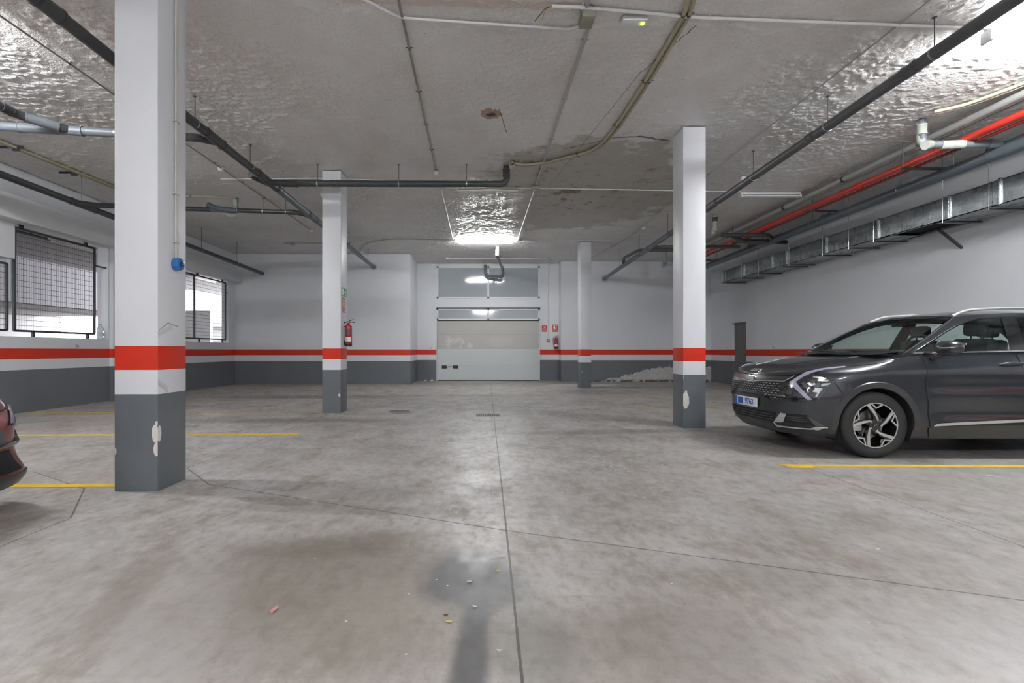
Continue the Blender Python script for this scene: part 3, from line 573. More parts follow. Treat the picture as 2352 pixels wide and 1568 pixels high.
# ---------------------------------------------------------------- ceiling conduits
def conduit(label,pts,r,mat,clips=.9,name='conduit',drop=0,fil=.15,twin=0,cm=None,group=None):
    z=ZC-r-.004-drop; P=[(p[0],p[1],z if len(p)<3 else p[2]) for p in pts]
    g=thing(name,label,'conduit',P[0],group=group)
    F=fillet(P,fil)
    for s in ([0] if not twin else [-twin,twin]):
        b=BM(); Q=[]
        for i,p in enumerate(F):
            d=(F[min(i+1,len(F)-1)]-F[max(i-1,0)]); d.z=0
            nrm=Vector((-d.y,d.x,0)).normalized() if d.length>1e-6 else Vector((1,0,0))
            Q.append(p+nrm*s)
        tube(b,Q,r,10); ob('tube',b,mat,g)
    if clips:
        acc=.3
        for p,q in zip(F,F[1:]):
            L=(q-p).length; 
            while acc<L:
                b=BM(); c=p+(q-p)*(acc/L); d=(q-p).normalized()*.01; hw=r*1.3+twin
                [tube(b,[c-d+v,c+d+v],r*1.16,8) for v in ([Vector((0,0,0))] if not twin else [Vector((-d.y,d.x,0)).normalized()*k*twin for k in (-1,1)])]
                if abs((q-p).normalized().z)<.5:
                    nn=Vector((-d.y,d.x,0)).normalized(); tube(b,[c-nn*(hw+.02)+Vector((0,0,r*.6)),c+nn*(hw+.02)+Vector((0,0,r*.6))],.006,6)
                ob('clip',b,cm or mat,g)
                acc+=clips
            acc-=L
    return g
conduit('aged grey ceiling conduit running back to the smoke detector above the dark cross pipe',[(-.80,4.4),(-.87,9.5)],.014,m_taupe,.95,cm=m_strut)
conduit('conduit on the ceiling, whitened for lamplight, leading to the left end of the lit lamp',[(-.87,10.55),(-.91,15.3)],.017,m_pvcw,1.6)  # white material stands in for the lamp's light on this run
conduit('long pale grey conduit running back from the olive junction box',[(1.09,5.2),(1.06,10.4)],.017,m_pvcg,1.3)
conduit('conduit on the ceiling, whitened for lamplight, leading to the right end of the lit lamp',[(1.06,10.6),(1.04,15.3)],.017,m_pvcw,1.6)  # continues the grey run, coloured white for the lamp's glow
conduit('short pale conduit leaving the junction box toward the camera',[(1.03,3.2),(1.0,4.95)],.018,m_pvcg,0)
conduit('white conduit bending across the ceiling from upper left to the olive junction box',[(-3.9,2.8),(-1.4,4.62),(-.83,5.13),(.88,5.31),(1.0,5.25)],.015,m_pvcw,1.1,fil=.1)
conduit('white ceiling conduit from the loose wire end through the junction box to the upper right',[(.66,4.95),(1.0,4.97),(2.1,5.12),(4.9,5.28),(6.2,5.36)],.017,m_pvcw,1.3)
conduit('thick cream twin conduit curving across the ceiling to the elbow of the dark pipe',
 [(1.55,3.6),(1.98,4.87),(2.02,5.1),(2.03,6.5),(2.0,7.55),(1.94,8.25),(1.78,8.6),(1.5,8.8),(1.08,9.1),(.72,9.2),(.48,9.05)],.021,m_ochre,1.25,twin=.028,cm=m_strut,fil=.35)
conduit('white conduit crossing the ceiling behind the dark cross pipe',[(-5.1,9.95),(-3.0,9.9),(-1.55,10.1),(-1.15,10.35),(-.55,10.52)],.013,m_pvcw,0)
conduit('white conduit crossing the ceiling from the unlit lamp to the far right lamp',[(.74,10.5),(1.05,10.5),(5.4,10.75)],.013,m_pvcw,2.2)
conduit('thin pale conduit crossing the ceiling left of the lit lamp',[(-4.1,17.0),(-3.6,15.8),(-2.8,15.3),(-.86,15.45)],.011,m_pvcg,0,fil=.6)
conduit('thin white conduit crossing the ceiling right of the lit lamp',[(1.0,15.45),(6.0,15.6),(7.6,15.6)],.011,m_pvcw,0)
conduit('white conduit close to the garage door glazing',[(-1.3,18.5),(1.0,18.5),(2.3,18.45),(2.5,19.0),(2.5,19.67),(2.5,19.68,4.2),(2.5,19.68,1.62)],.012,m_pvcw,.95,fil=.05)
conduit('thin grey cable conduit running back along the ceiling on the left to a round detector',[(-4.83,2.5),(-4.8,8.0),(-4.77,14.2)],.011,m_taupe,1.05,cm=m_strut)
conduit('cream twin conduit along the far left of the ceiling with dark brackets',[(-7.75,-3),(-7.7,8.15),(-7.5,10.6)],.022,m_ochre,0,twin=.026)
for i,y in enumerate((6.0,7.25,8.4,9.6)):
    b=BM(); box(b,-7.95,-7.55,y-.015,y+.015,ZC-.03,ZC-.0); box(b,-7.72,-7.62,y-.02,y+.02,ZC-.075,ZC-.03); ob('conduit_bracket',b,m_strut,smooth=0,label='dark bracket on the cream conduit at far left, %s'%('nearest the left picture edge','over the pale grey pipe end','above the left wall beam','closest to the nearest column')[i],cat='bracket',group='dark brackets on the left conduit',origin=(-7.75,y,ZC))
conduit('cream conduit ending in a rusty patch just behind the nearest column',[(-7.5,10.9),(-6.3,11.05),(-5.8,11.03),(-5.6,11.2)],.022,m_ochre,.9,cm=m_strut,fil=.3)
conduit('bright cream twin conduit curving over the ceiling at upper right',[(6.3,7.15),(6.55,6.95),(6.75,6.4),(7.0,4.5)],.022,simple('ivory conduit',(.55,.52,.40),.4),0,twin=.03,fil=.3)
conduit('thin pale conduit running back beside the right drain pipe',[(4.25,4.6),(4.3,15.0),(3.9,18.6)],.010,m_pvcg,1.6)
conduit('thin grey conduit near the back left of the ceiling',[(-6.2,15.9),(-4.1,15.9)],.010,m_taupe,0)
conduit('slim ivory conduit running down the side of the nearest column to the blue siren',[(-2.665,4.44,ZC-.01),(-2.665,4.44,1.93)],.0085,simple('ivory wall conduit',(.60,.59,.53),.4),0,twin=0)
b=BM(); tube(b,[(-2.668,4.465,ZC-.01),(-2.668,4.465,1.93)],.0085,8)
for z in (3.15,2.52,2.10): box(b,-2.684,-2.655,4.42,4.49,z-.006,z+.006)
o=ob('cable_tube',b,simple('ivory tube with clips',(.55,.54,.48),.4),label='second slim ivory tube with clips beside the conduit above the blue siren',cat='conduit',origin=(-2.668,4.465,1.93))
# junction boxes
def jbox(label,x,y,sx,sy,sz,mat=None,name='junction_box'):
    b=BM(); box(b,x-sx,x+sx,y-sy,y+sy,ZC-sz,ZC,.008); box(b,x-sx*1.04,x+sx*1.04,y-sy*1.04,y+sy*1.04,ZC-sz*.55,ZC-sz*.42)
    return ob(name,b,mat or m_box,smooth=30,label=label,cat='junction box',origin=(x,y,ZC))
jbox('olive junction box on the ceiling where the white conduits meet',1.03,5.08,.065,.10,.10)
jbox('small pale junction box beside the unlit lamp over the dark cross pipe',1.06,10.45,.08,.07,.05,m_pvcg)
jbox('small grey junction box at the right end of the lit lamp',1.10,15.38,.07,.06,.05,m_pvcg)
jbox('small brown fitting on the back left of the ceiling',-5.95,15.95,.06,.06,.06,m_taupe)
b=BM()
tube(b,fillet([(.66,4.95,ZC-.02),(.60,4.97,ZC-.03),(.54,5.08,ZC-.05),(.52,5.16,ZC-.03)],.05),.004,6); ob('loose_wire',b,m_strut,label='loose dark wires poking out of the white conduit end at upper centre',cat='wire',origin=(.66,4.95,ZC))
b=BM(); tube(b,fillet([(.65,4.95,ZC-.02),(.60,5.0,ZC-.03),(.59,5.12,ZC-.05)],.05),.004,6); ob('loose_wire',b,simple('yellow wire',(.5,.45,.05),.5),label='loose yellow wire end hanging beside the dark wires',cat='wire',origin=(.65,4.95,ZC))
# lamps
def lamp(label,x0,x1,y,mat,on,n=1,yaw=0):
    g=thing('strip_light',label,'lamp',((x0+x1)/2,y,ZC),group=None); dz=.085 if not on else (.145 if on is True else .085)
    b=BM(); box(b,x0,x1,y-.022,y+.022,ZC-.045,ZC,.004); ob('housing',b,mat,g,smooth=30)
    for s in ([0] if n==1 else [-.04,.04]):
        b=BM(); tube(b,[(x0+.03,y+s,ZC-dz),(x1-.03,y+s,ZC-dz)],.014,12); ob('fluorescent_tube',b,(m_tubeon2 if (on is not True) else m_tubeon) if on else m_tubeoff,g)
    for x in (x0,x1-.03):
        b=BM(); box(b,x,x+.03,y-.03-.028*(n-1),y+.03+.028*(n-1),ZC-dz-.02,ZC-.045,.003); ob('lamp_holder',b,mat,g,smooth=30)
    return g
lamp('cream unlit strip light on the ceiling just behind the dark cross pipe',-.54,.74,10.5,m_cream,False,2)
lamp('lit strip light on the ceiling in front of the garage door, glowing white',-.78,.92,15.5,m_enamel,2,2)
lamp('white unlit twin strip light on the ceiling right of the right column',5.45,6.72,10.85,m_enamel,False,2)
lamp('lit strip light at the upper right corner above the car',5.2,6.75,5.3,m_enamel,True,2)
lamp('lit strip light above the left bays, left of the nearest column',-6.75,-5.25,4.75,m_enamel,True,2)
lamp('lit strip light over the aisle behind the viewpoint',-.7,.8,-1.6,m_enamel,True,2)
lamp('unseen lit strip light added behind the viewpoint on the right',4.9,6.4,-3.2,m_enamel,True,2)  # extra lamp added out of view to light the room from behind
lamp('unseen lit strip light added behind the viewpoint on the left',-6.4,-4.9,-3.2,m_enamel,True,2)  # added like its right twin, unseen fill from behind the camera
def emerg(label,x,y,w,d,led):
    g=thing('emergency_light',label,'emergency light',(x,y,ZC))
    b=BM(); box(b,x-w,x+w,y-d,y+d,ZC-.05,ZC,.01); ob('housing',b,m_enamel,g,smooth=30)
    b=BM(); disc(b,(x+w*.72,y,ZC-.058),.014,(0,0,1),.01,12); ob('indicator_led',b,m_led if led else m_tubeoff,g)
emerg('white emergency light with a glowing yellow green spot at top centre',1.52,5.17,.125,.06,True)
emerg('small emergency light on the ceiling right of the lit lamp',1.50,15.7,.13,.06,False)
def smoke(label,x,y):
    g=thing('smoke_detector',label,'smoke detector',(x,y,ZC))
    b=BM(); lathe(b,[(.055,ZC),(.055,ZC-.015),(.05,ZC-.03),(.045,ZC-.032)],(x,y,0),24); ob('base',b,m_enamel,g)
    b=BM(); lathe(b,[(.038,ZC-.03),(.048,ZC-.042),(.046,ZC-.06),(.03,ZC-.068),(.012,ZC-.072)],(x,y,0),24); ob('sensor_dome',b,m_enamel,g)
smoke('round smoke detector at the end of the aged grey conduit above the dark cross pipe',-.88,9.62)
smoke('smoke detector on the thin conduit just left of the long left drain pipe',-4.82,9.4)
smoke('smoke detector at the back end of the thin left conduit',-4.77,14.2)
smoke('smoke detector beside the right drain pipe right of the right column',5.02,9.9)
smoke('tiny smoke detector nearest the garage door',-1.3,18.45)
smoke('smoke detector behind the right column beside the right drain pipe',4.35,13.9)
smoke('tiny smoke detector on the far ceiling left of the second column',-4.1,17.3)
# ---------------------------------------------------------------- wall equipment
def extinguisher(label,cx,cy,z0,lx,ly):
    """lx,ly: unit direction from the wall out"""
    g=thing('fire_extinguisher',label,'fire extinguisher',(cx,cy,z0)); r=.066
    b=BM(); lathe(b,[(r*.9,z0+.03),(r,z0+.04),(r,z0+.36),(r*.93,z0+.39),(r*.6,z0+.42),(.022,z0+.435),(.022,z0+.45)],(cx,cy,0),28); ob('cylinder',b,m_extred,g,smooth=40)
    b=BM(); lathe(b,[(r*.93,z0),(r*1.01,z0+.006),(r*1.01,z0+.05),(r*.9,z0+.052)],(cx,cy,0),28); ob('base_ring',b,m_blackp,g,smooth=40)
    b=BM(); box(b,cx-.02,cx+.02,cy-.016,cy+.016,z0+.445,z0+.48,.004); tube(b,[(cx,cy,z0+.475),(cx+.05,cy,z0+.50),(cx+.10,cy,z0+.51)],.007,8); tube(b,[(cx,cy,z0+.46),(cx+.07,cy,z0+.462),(cx+.12,cy,z0+.455)],.007,8); v=ob('valve_head',b,m_blackp,g,smooth=30)
    b=BM(); disc(b,(cx,cy-.016,z0+.462),.014,(0,-1,0),.01,12); ob('pressure_gauge',b,m_ring,v)
    b=BM(); tube(b,fillet([(cx-.015,cy,z0+.468),(cx-.08,cy,z0+.46),(cx-.115,cy,z0+.38),(cx-.11,cy,z0+.25),(cx-.075,cy,z0+.05)],.06,6),.009,8); tube(b,[(cx-.082,cy,z0+.09),(cx-.072,cy,z0+.02)],.014,10); ob('hose',b,m_blackp,g)
    b=BM()
    for i in range(13):
        pass
    P=lambda u,v:(cx+(r+.0012)*math.sin(-1.1+2.2*u),cy-(r+.0012)*math.cos(-1.1+2.2*u),z0+.09+.09*v)
    quadgrid(b,P,14,1); ob('label_band',b,m_label,g)
    b=BM(); P=lambda u,v:(cx+(r+.0012)*math.sin(-.8+1.6*u),cy-(r+.0012)*math.cos(-.8+1.6*u),z0+.21+.13*v); quadgrid(b,P,12,1); ob('instruction_label',b,m_labelgrey,g)
    b=BM(); wx,wy=cx-lx*.082,cy-ly*.082
    box(b,min(wx,cx)-.012,max(wx,cx)+.012,min(wy,cy)-.012,max(wy,cy)+.012,z0+.37,z0+.385); ob('wall_hook',b,m_blackp,g,smooth=0)
extinguisher('red fire extinguisher hung on the side of the second column',-2.565,9.75,1.24,1,0)
extinguisher('small red fire extinguisher with black hose on the white wall right of the garage door',2.79,YD-.09,1.225,0,-1)
def sign(name,label,M,w,h,mats,art):
    """flat sign plate in its own plane (x right, y up, z out)"""
    g=thing(name,label,'sign',tuple(M.translation))
    b=BM(); box(b,-w/2,w/2,-h/2,h/2,0,.003); bmesh.ops.transform(b,matrix=M,verts=b.verts); ob('plate',b,mats[0],g,smooth=0)
    b=BM(); art(b); bmesh.ops.transform(b,matrix=M,verts=b.verts); ob('pictogram',b,mats[1],g,smooth=0)
    return g
def ext_art(w,h):
    def f(b):
        z=(.0032,.0045); B=lambda x0,x1,y0,y1: box(b,x0*w,x1*w,y0*h,y1*h,*z)
        B(-.5,.5,.485,.5); B(-.5,.5,-.5,-.485); B(-.5,-.485,-.5,.5); B(.485,.5,-.5,.5)
        B(-.28,.05,-.16,.16); B(-.22,-.01,.18,.30); B(-.30,.06,.32,.38); B(-.34,-.30,.0,.34)
        for k in range(4): B(.18,.24+.06*(k%2),-.15+.13*k,-.06+.13*k)
        B(.16,.40,.30,.36); B(-.5,.5,-.24,-.225)
        M=Matrix.Translation((0,-.36*h,.003)); text_bm(b,'EXTINTOR',w*.19,M,.001)
    return f
def alarm_art(w,h):
    def f(b):
        B=lambda x0,x1,y0,y1: box(b,x0*w,x1*w,y0*h,y1*h,.0032,.0045)
        B(-.5,.5,.485,.5); B(-.5,.5,-.5,-.485); B(-.5,-.485,-.5,.5); B(.485,.5,-.5,.5); B(-.5,.5,-.24,-.215)
        for sx in (-1,1):
            for sy in (0,1): 
                x=sx*.34; y=.34 if sy else -.10; B(min(x,x-sx*.08)-.0,max(x,x-sx*.08),y-.05,y+.05)
        tube(b,[(.24*w*math.cos(a*math.pi/12),.13*h+.24*w*math.sin(a*math.pi/12),.004) for a in range(24)],.035*w,6,closed=True)
        disc(b,(0,.13*h,.002),.09*w,(0,0,1),.004,14); M=Matrix.Translation((0,-.36*h,.003)); text_bm(b,'ALARMA',w*.22,M,.001)
    return f
sign('alarm_sign','red and white fire alarm button sign right of the garage door',facing_cam(2.35,YD-.002,2.015),.20,.27,(m_signred,m_signw),alarm_art(.20,.27))
sign('extinguisher_sign','red fire extinguisher sign above the small extinguisher near the garage door',facing_cam(2.765,YD-.002,2.02),.21,.29,(m_signred,m_signw),ext_art(.21,.29))
sign('extinguisher_sign','red extinguisher sign on the side of the second column under the green sign',facing_px(-2.653,9.75,2.02),.21,.29,(m_signred,m_signw),ext_art(.21,.29))
def exit_art(b):
    B=lambda x0,x1,y0,y1: box(b,x0,x1,y0,y1,.0032,.0045)
    B(-.13,-.05,-.06,.06); B(-.04,.05,-.01,.01); B(.05,.06,-.035,.035); B(.03,.10,.045,.055); B(.08,.13,-.06,-.05); B(.10,.115,-.05,.045); B(-.155,.155,.082,.086); B(-.155,.155,-.086,-.082)
sign('exit_sign','green evacuation route sign on the side of the second column',facing_px(-2.653,9.76,2.27),.33,.175,(m_green,m_signw),exit_art)
g=thing('alarm_call_point','small red and white alarm call point at the foot of the white wall conduit','call point',(2.50,YD,1.54))
b=BM(); box(b,2.45,2.55,YD-.05,YD,1.49,1.59,.008); ob('housing',b,m_signred,g,smooth=30)
b=BM(); box(b,2.465,2.535,YD-.054,YD-.048,1.52,1.56); ob('press_plate',b,m_signw,g,smooth=0)
g=thing('siren','round blue siren on the side of the nearest column','siren',(-2.682,4.45,1.91))
b=BM(); lathe(b,[(.050,0),(.054,.01),(.054,.045),(.048,.06),(.030,.064)],(-2.682,4.45,1.91),32,'x'); ob('body',b,m_blue,g,smooth=35)
b=BM(); lathe(b,[(.022,.060),(.026,.066),(.026,.07),(.018,.071)],(-2.682,4.45,1.91),24,'x'); ob('horn_ring',b,simple('navy plastic',(.01,.03,.12),.3),g)
b=BM(); lathe(b,[(.013,.064),(.013,.073)],(-2.682,4.45,1.91),16,'x'); ob('horn_opening',b,m_blackp,g)
# water bottle
t=NT('clear bottle plastic'); t.set(Base_Color=(.85,.9,.92,1),Roughness=.08,Transmission_Weight=.75,IOR=1.3,Alpha=.8); mb=t.m
g=thing('water_bottle','large clear plastic water bottle standing on the sill of the left opening','bottle',(-8.66,11.58,1.42))
b=BM(); lathe(b,[(.06,1.421),(.072,1.43),(.07,1.46),(.074,1.48),(.069,1.51),(.074,1.54),(.069,1.57),(.074,1.60),(.07,1.64),(.05,1.69),(.02,1.715),(.018,1.73)],(-8.66,11.58,0),24); ob('body',b,mb,g,smooth=60)
b=BM(); disc(b,(-8.66,11.58,1.728),.022,(0,0,1),.022,16); ob('cap',b,m_blackp,g)
b=BM(); P=lambda u,v:(-8.66+.0745*math.cos(2*math.pi*u),11.58+.0745*math.sin(2*math.pi*u),1.50+.06*v); quadgrid(b,P,24,1); ob('label_band',b,simple('pale bottle label',(.5,.55,.58),.5),g)
# bay numbers
m_num=simple('black stencil paint',(.02,.02,.02),.6)
def num(s,M,lab,size=.10):
    b=BM(); text_bm(b,s,size,M,.0006); o=ob('bay_number',b,m_num,smooth=0,label=lab,cat='number',origin=tuple(M.translation))
num('36',facing_px(XL+.002,10.84,1.255),'black stencilled bay number 36 on the left wall above the red band')
num('37',facing_cam(-2.02,YD-.002,1.25),'tiny black bay number on the wall left of the garage door',.09)
num('27',facing_nx(XR-.002,18.0,1.25),'tiny black bay number on the right wall just beyond the grey door',.09)
num('22',facing_nx(XR-.002,15.1,1.255),'tiny black bay number on the right wall just before the grey door',.10)
# floor: drain, covers, lines, litter
g=thing('floor_drain','dark rectangular floor drain grate in the middle of the aisle','drain',(.09,9.2,0))
b=BM(); box(b,-.13,.31,9.02,9.38,.0,.004); ob('grate_frame',b,m_strut,g,smooth=0)
b=BM()
for k in range(12): box(b,-.11+k*.034,-.09+k*.034,9.05,9.35,.004,.009)
ob('grate_bars',b,simple('dirty cast iron',(.035,.035,.033),.6,.3),g,smooth=0)
b=BM(); disc(b,(-1.6,9.8,0),.2,(0,0,1),.004,28); ob('manhole_cover',b,simple('dusty iron cover',(.13,.125,.115),.6),label='round grey manhole cover on the floor right of the second column',cat='manhole cover',origin=(-1.6,9.8,0))
def line(label,pts,wd,y=None):
    """flat painted stripe along x with a flared foot"""
    b=BM(); z=.0015
    vs=[b.verts.new((x,yy,z)) for x,yy in pts]; f=b.faces.new(vs)
    r=bmesh.ops.extrude_face_region(b,geom=[f]); bmesh.ops.translate(b,verts=[v for v in r['geom'] if isinstance(v,bmesh.types.BMVert)],vec=(0,0,.0012))
    bmesh.ops.recalc_face_normals(b,faces=b.faces)
    ob('parking_line',b,m_yellow,smooth=0,label=label,cat='painted line',group='yellow bay lines',origin=(pts[0][0],pts[0][1],0))
line('bright yellow bay line on the floor in front of the dark car',[(2.98,5.22),(3.10,5.06),(3.28,5.06),(3.30,5.12),(8.0,5.06),(8.3,5.06),(8.3,5.155),(3.45,5.20)],.1)
line('yellow bay line between the red car and the nearest column',[(-8.5,4.24),(-3.04,4.36),(-3.04,4.46),(-8.5,4.34)],.1)
line('yellow bay line ending in a flared foot behind the nearest column',[(-8.5,7.00),(-2.75,7.16),(-2.6,7.24),(-2.55,7.10),(-2.62,7.02),(-8.5,6.9)],.1)
line('worn yellow bay line ending at the second column',[(-8.5,9.5),(-3.0,9.62),(-3.0,9.72),(-8.5,9.6)],.1)
line('faint yellow bay line just behind the second column',[(-8.5,12.0),(-2.6,12.1),(-2.6,12.2),(-8.5,12.1)],.1)
line('farthest faint yellow bay line on the left',[(-8.5,14.6),(-2.45,14.5),(-2.45,14.6),(-8.5,14.7)],.1)
line('faint yellow bay line behind the right column, ending near the farthest column',[(2.9,13.0),(8.4,13.1),(8.4,13.2),(2.9,13.1)],.1)
line('worn yellow bay line between the right column and the dark car front',[(2.95,10.25),(8.4,10.3),(8.4,10.4),(2.95,10.35)],.1)
# litter on the floor
def leaf(x,y,s,col,label,name='dry_leaf',cat='leaf',rot=0.0,lift=.003):
    s=s*.62; lift=.003; b=BM(); n=10; top=[]
    for i in range(n):
        a=2*math.pi*i/n; rr=s*(1+.25*math.sin(3*a+x*9)); top.append(b.verts.new((x+rr*math.cos(a)*1.4*math.cos(rot)-rr*.7*math.sin(a)*math.sin(rot),y+rr*math.cos(a)*1.4*math.sin(rot)+rr*.7*math.sin(a)*math.cos(rot),.003+lift*abs(math.cos(a)))))
    c_=b.verts.new((x,y,.002))
    for i in range(n): b.faces.new((top[i],top[(i+1)%n],c_))
    r=bmesh.ops.extrude_face_region(b,geom=list(b.faces)); bmesh.ops.translate(b,verts=[v for v in r['geom'] if isinstance(v,bmesh.types.BMVert)],vec=(0,0,.0015)); bmesh.ops.recalc_face_normals(b,faces=b.faces)
    ob(name,b,simple(name+' tone',col,.6,nz=.3,ns=60),label=label,cat=cat,origin=(x,y,0))
def fl(px,py): 
    d=1.16*1176/(py-805); return ((px-1110)/1176*d,d)
leaf(-.069,2.566,.018,(.45,.43,.36),'pale dry leaf in the middle of the dark floor stain',rot=.4)
leaf(.075,2.69,.015,(.45,.33,.10),'yellowish leaf beside the sawn joint above the stain',rot=.2)
leaf(-.145,2.185,.016,(.60,.48,.14),'bright yellow leaf at the left edge of the dark stain tail',rot=0,lift=.02)
leaf(-.163,2.24,.012,(.12,.06,.02),'small brown leaf just above the bright yellow leaf',rot=.3)
leaf(-.038,2.315,.014,(.5,.52,.52),'grey white scrap inside the dark stain below the pale leaf',name='paper_scrap',cat='scrap',rot=-.3)
leaf(.062,1.975,.014,(.55,.54,.52),'tiny pale scrap left of the sawn joint at the bottom',name='paper_scrap',cat='scrap')
leaf(4.67,4.82*.98,.03,(.75,.75,.75),'small white paper scrap in front of the yellow line by the car',name='paper_scrap',cat='scrap')
leaf(2.30,2.985,.016,(.8,.8,.8),'tiny white scrap on the clean floor at right',name='paper_scrap',cat='scrap')
b=BM(); tube(b,[(-.935,2.262,.008),(-.925,2.30,.008)],.008,8); o=ob('cigarette_butt',b,simple('pinkish paper',(.55,.30,.28),.6),label='small pinkish cigarette butt on the bare floor left of the stain',cat='cigarette butt',origin=(-.93,2.28,0))
def crumb(x,y,s,lab):
    b=BM(); bmesh.ops.create_icosphere(b,subdivisions=2,radius=s)
    for v in b.verts: v.co+=v.co.normalized()*s*.3*math.sin(v.co.x*90+v.co.z*130+x); v.co.z*=.6
    bmesh.ops.translate(b,verts=b.verts,vec=(x,y,s*.45)); ob('plaster_crumb',b,m_white,label=lab,cat='rubble',smooth=0,origin=(x,y,0))
crumb(-2.2,19.5,.05,'white plaster lump at the wall foot left of the garage door'); crumb(-1.95,19.45,.06,'larger white plaster lump nearest the garage door')
g=thing('dust_shovel','dark red dustpan with an upright stick leaning against the peeling wall','dustpan',(7.75,18.95,0))
b=BM(); P=lambda u,v:(7.45+.55*u,18.85+.25*v,.02+.09*math.sin(math.pi*u)*(1-.3*v)); quadgrid(b,P,12,4); r=bmesh.ops.extrude_face_region(b,geom=list(b.faces)); bmesh.ops.translate(b,verts=[v for v in r['geom'] if isinstance(v,bmesh.types.BMVert)],vec=(0,0,-.012)); bmesh.ops.recalc_face_normals(b,faces=b.faces); ob('pan',b,simple('dull dark red plastic',(.10,.012,.01),.5),g)
b=BM(); tube(b,[(7.92,19.05,.08),(7.95,19.15,.62)],.012,8); ob('stick',b,simple('pale stick',(.6,.6,.58),.5),g)
b=BM(); tube(b,[(7.95,19.15,.60),(7.955,19.16,.70)],.016,8); ob('grip',b,simple('green grip',(.03,.16,.10),.5),g)
# ================================================================ CARS
def crv(pts):
    xs=np.array([p[0] for p in pts],float); ys=np.array([p[1] for p in pts],float)
    d=np.diff(ys)/np.diff(xs); m=np.zeros(len(xs)); m[0]=d[0]; m[-1]=d[-1]
    for i in range(1,len(xs)-1):
        m[i]=0 if d[i-1]*d[i]<=0 else 2*d[i-1]*d[i]/(d[i-1]+d[i])
    def f(x):
        x=min(max(x,xs[0]),xs[-1]); i=int(min(np.searchsorted(xs,x,side='right')-1,len(xs)-2)); i=max(i,0)
        h=xs[i+1]-xs[i]; t=(x-xs[i])/h
        return float((2*t**3-3*t*t+1)*ys[i]+(t**3-2*t*t+t)*h*m[i]+(-2*t**3+3*t*t)*ys[i+1]+(t**3-t*t)*h*m[i+1])
    return f
class Body:
    def __init__(s,xf,W,hc,drop,L,n,xr,Lr,zb):
        s.xf=crv(xf); s.W=crv(W); s.hc=crv(hc); s.dr=crv(drop); s.L=L; s.n=n; s.xr=crv(xr); s.Lr=Lr; s.zb=crv(zb)
        s.S=5.0   # s: 0..1 front corner, 1..4 side, 4..5 rear corner
    def H(s,x,y):
        return s.hc(x)-s.dr(x)*min(abs(y)/.86,1.15)**4
    def plan(s,q,z):
        w=s.W(z); xf=s.xf(z); xr=s.xr(z); e=2.0/s.n
        if q<=1:
            t=q*math.pi/2; return xf+s.L*(1-max(math.cos(t),0)**e), w*math.sin(t)**e
        if q<=4:
            a=xf+s.L; b=xr-s.Lr; return a+(b-a)*(q-1)/3, w
        t=(5-q)*math.pi/2; return xr-s.Lr*(1-max(math.cos(t),0)**e), w*max(math.sin(t),0)**e
    def P(s,q,z,off=0.0):
        """point on the near (negative y) flank"""
        x,y=s.plan(q,z)
        if off:
            d=1e-3
            a=np.array((*s.plan(min(q+d,5),z),z)); b=np.array((*s.plan(max(q-d,0),z),z))
            c=np.array((*s.plan(q,z+d),z+d)); e=np.array((*s.plan(q,z-d),z-d))
            nn=np.cross(a-b,c-e); l=np.linalg.norm(nn)
            if l>0:
                nn/=l
                if q<1e-6: nn=np.array((-1,0,0))
                # outward: for near-flank y mirrored later; here y positive = outward
                ctr=np.array((2.2,0,z)); 
                if np.dot(nn,np.array((x,y,z))-ctr)<0: nn=-nn
                x+=nn[0]*off; y+=nn[1]*off; z+=nn[2]*off
        return (x,-y,z)
    def sx(s,x,z):
        xf=s.xf(z)
        if x<=xf: return 0
        if x<xf+s.L: return math.acos((1-(x-xf)/s.L)**(s.n/2))*2/math.pi
        b=s.xr(z)-s.Lr
        return 1+3*(x-xf-s.L)/(b-xf-s.L)
    def sy(s,y,z):
        return math.asin(min(1,abs(y)/s.W(z))**(s.n/2))*2/math.pi
SUV=dict(
 xf=[(.15,.20),(.22,.12),(.30,.05),(.38,.02),(.50,0),(.62,.0),(.74,.02),(.82,.045),(.88,.075),(.95,.12),(1.2,.2)],
 W=[(.15,.80),(.25,.875),(.38,.915),(.5,.92),(.65,.925),(.8,.922),(.92,.925),(1.0,.90),(1.08,.87),(1.16,.84),(1.3,.8)],
 hc=[(0,.82),(.06,.87),(.12,.905),(.2,.945),(.3,.978),(.48,1.015),(.8,1.075),(1.16,1.125),(1.5,1.14),(2.5,1.165),(3.6,1.19),(4.5,1.20)],
 drop=[(0,.02),(.2,.06),(.5,.09),(.9,.09),(1.2,.045),(1.6,.02),(4.6,.02)],
 L=.75,n=2.7,xr=[(.15,4.3),(.4,4.5),(.8,4.5),(1.2,4.42)],Lr=.5,zb=[(0,.25),(.5,.2),(4,.25),(4.6,.3)])
def paint(name,col,fl=.25):
    t=NT(name); n=t.noise(400,2,.5); c2=tuple(min(1,x*1.4+.003) for x in col[:3])+(1,)
    t.set(Base_Color=t.mix(t.ramp(n,.45,.7),(*col[:3],1),c2),Metallic=.35,Roughness=.34,Coat_Weight=1.0,Coat_Roughness=.03); t.b.inputs['Specular IOR Level'].default_value=.5
    return t.m
m_gun=paint('gunmetal metallic paint',(.020,.024,.030)); m_carred=paint('dark red metallic paint',(.20,.010,.012))
m_clad=simple('satin dark cladding',(.035,.037,.040),.38,coat=.2); m_gloss=simple('gloss black trim',(.008,.008,.009),.12,coat=1.0)
m_chrome=simple('satin chrome',(.75,.75,.76),.16,1.0,nz=.02); m_silver=simple('silver painted trim',(.50,.51,.51),.38,.3,nz=.01); m_tyre=simple('tyre rubber',(.022,.022,.023),.7,nz=.2,ns=60); m_drl=simple('lavender drl lens',(.40,.38,.52),.18,coat=1.0)
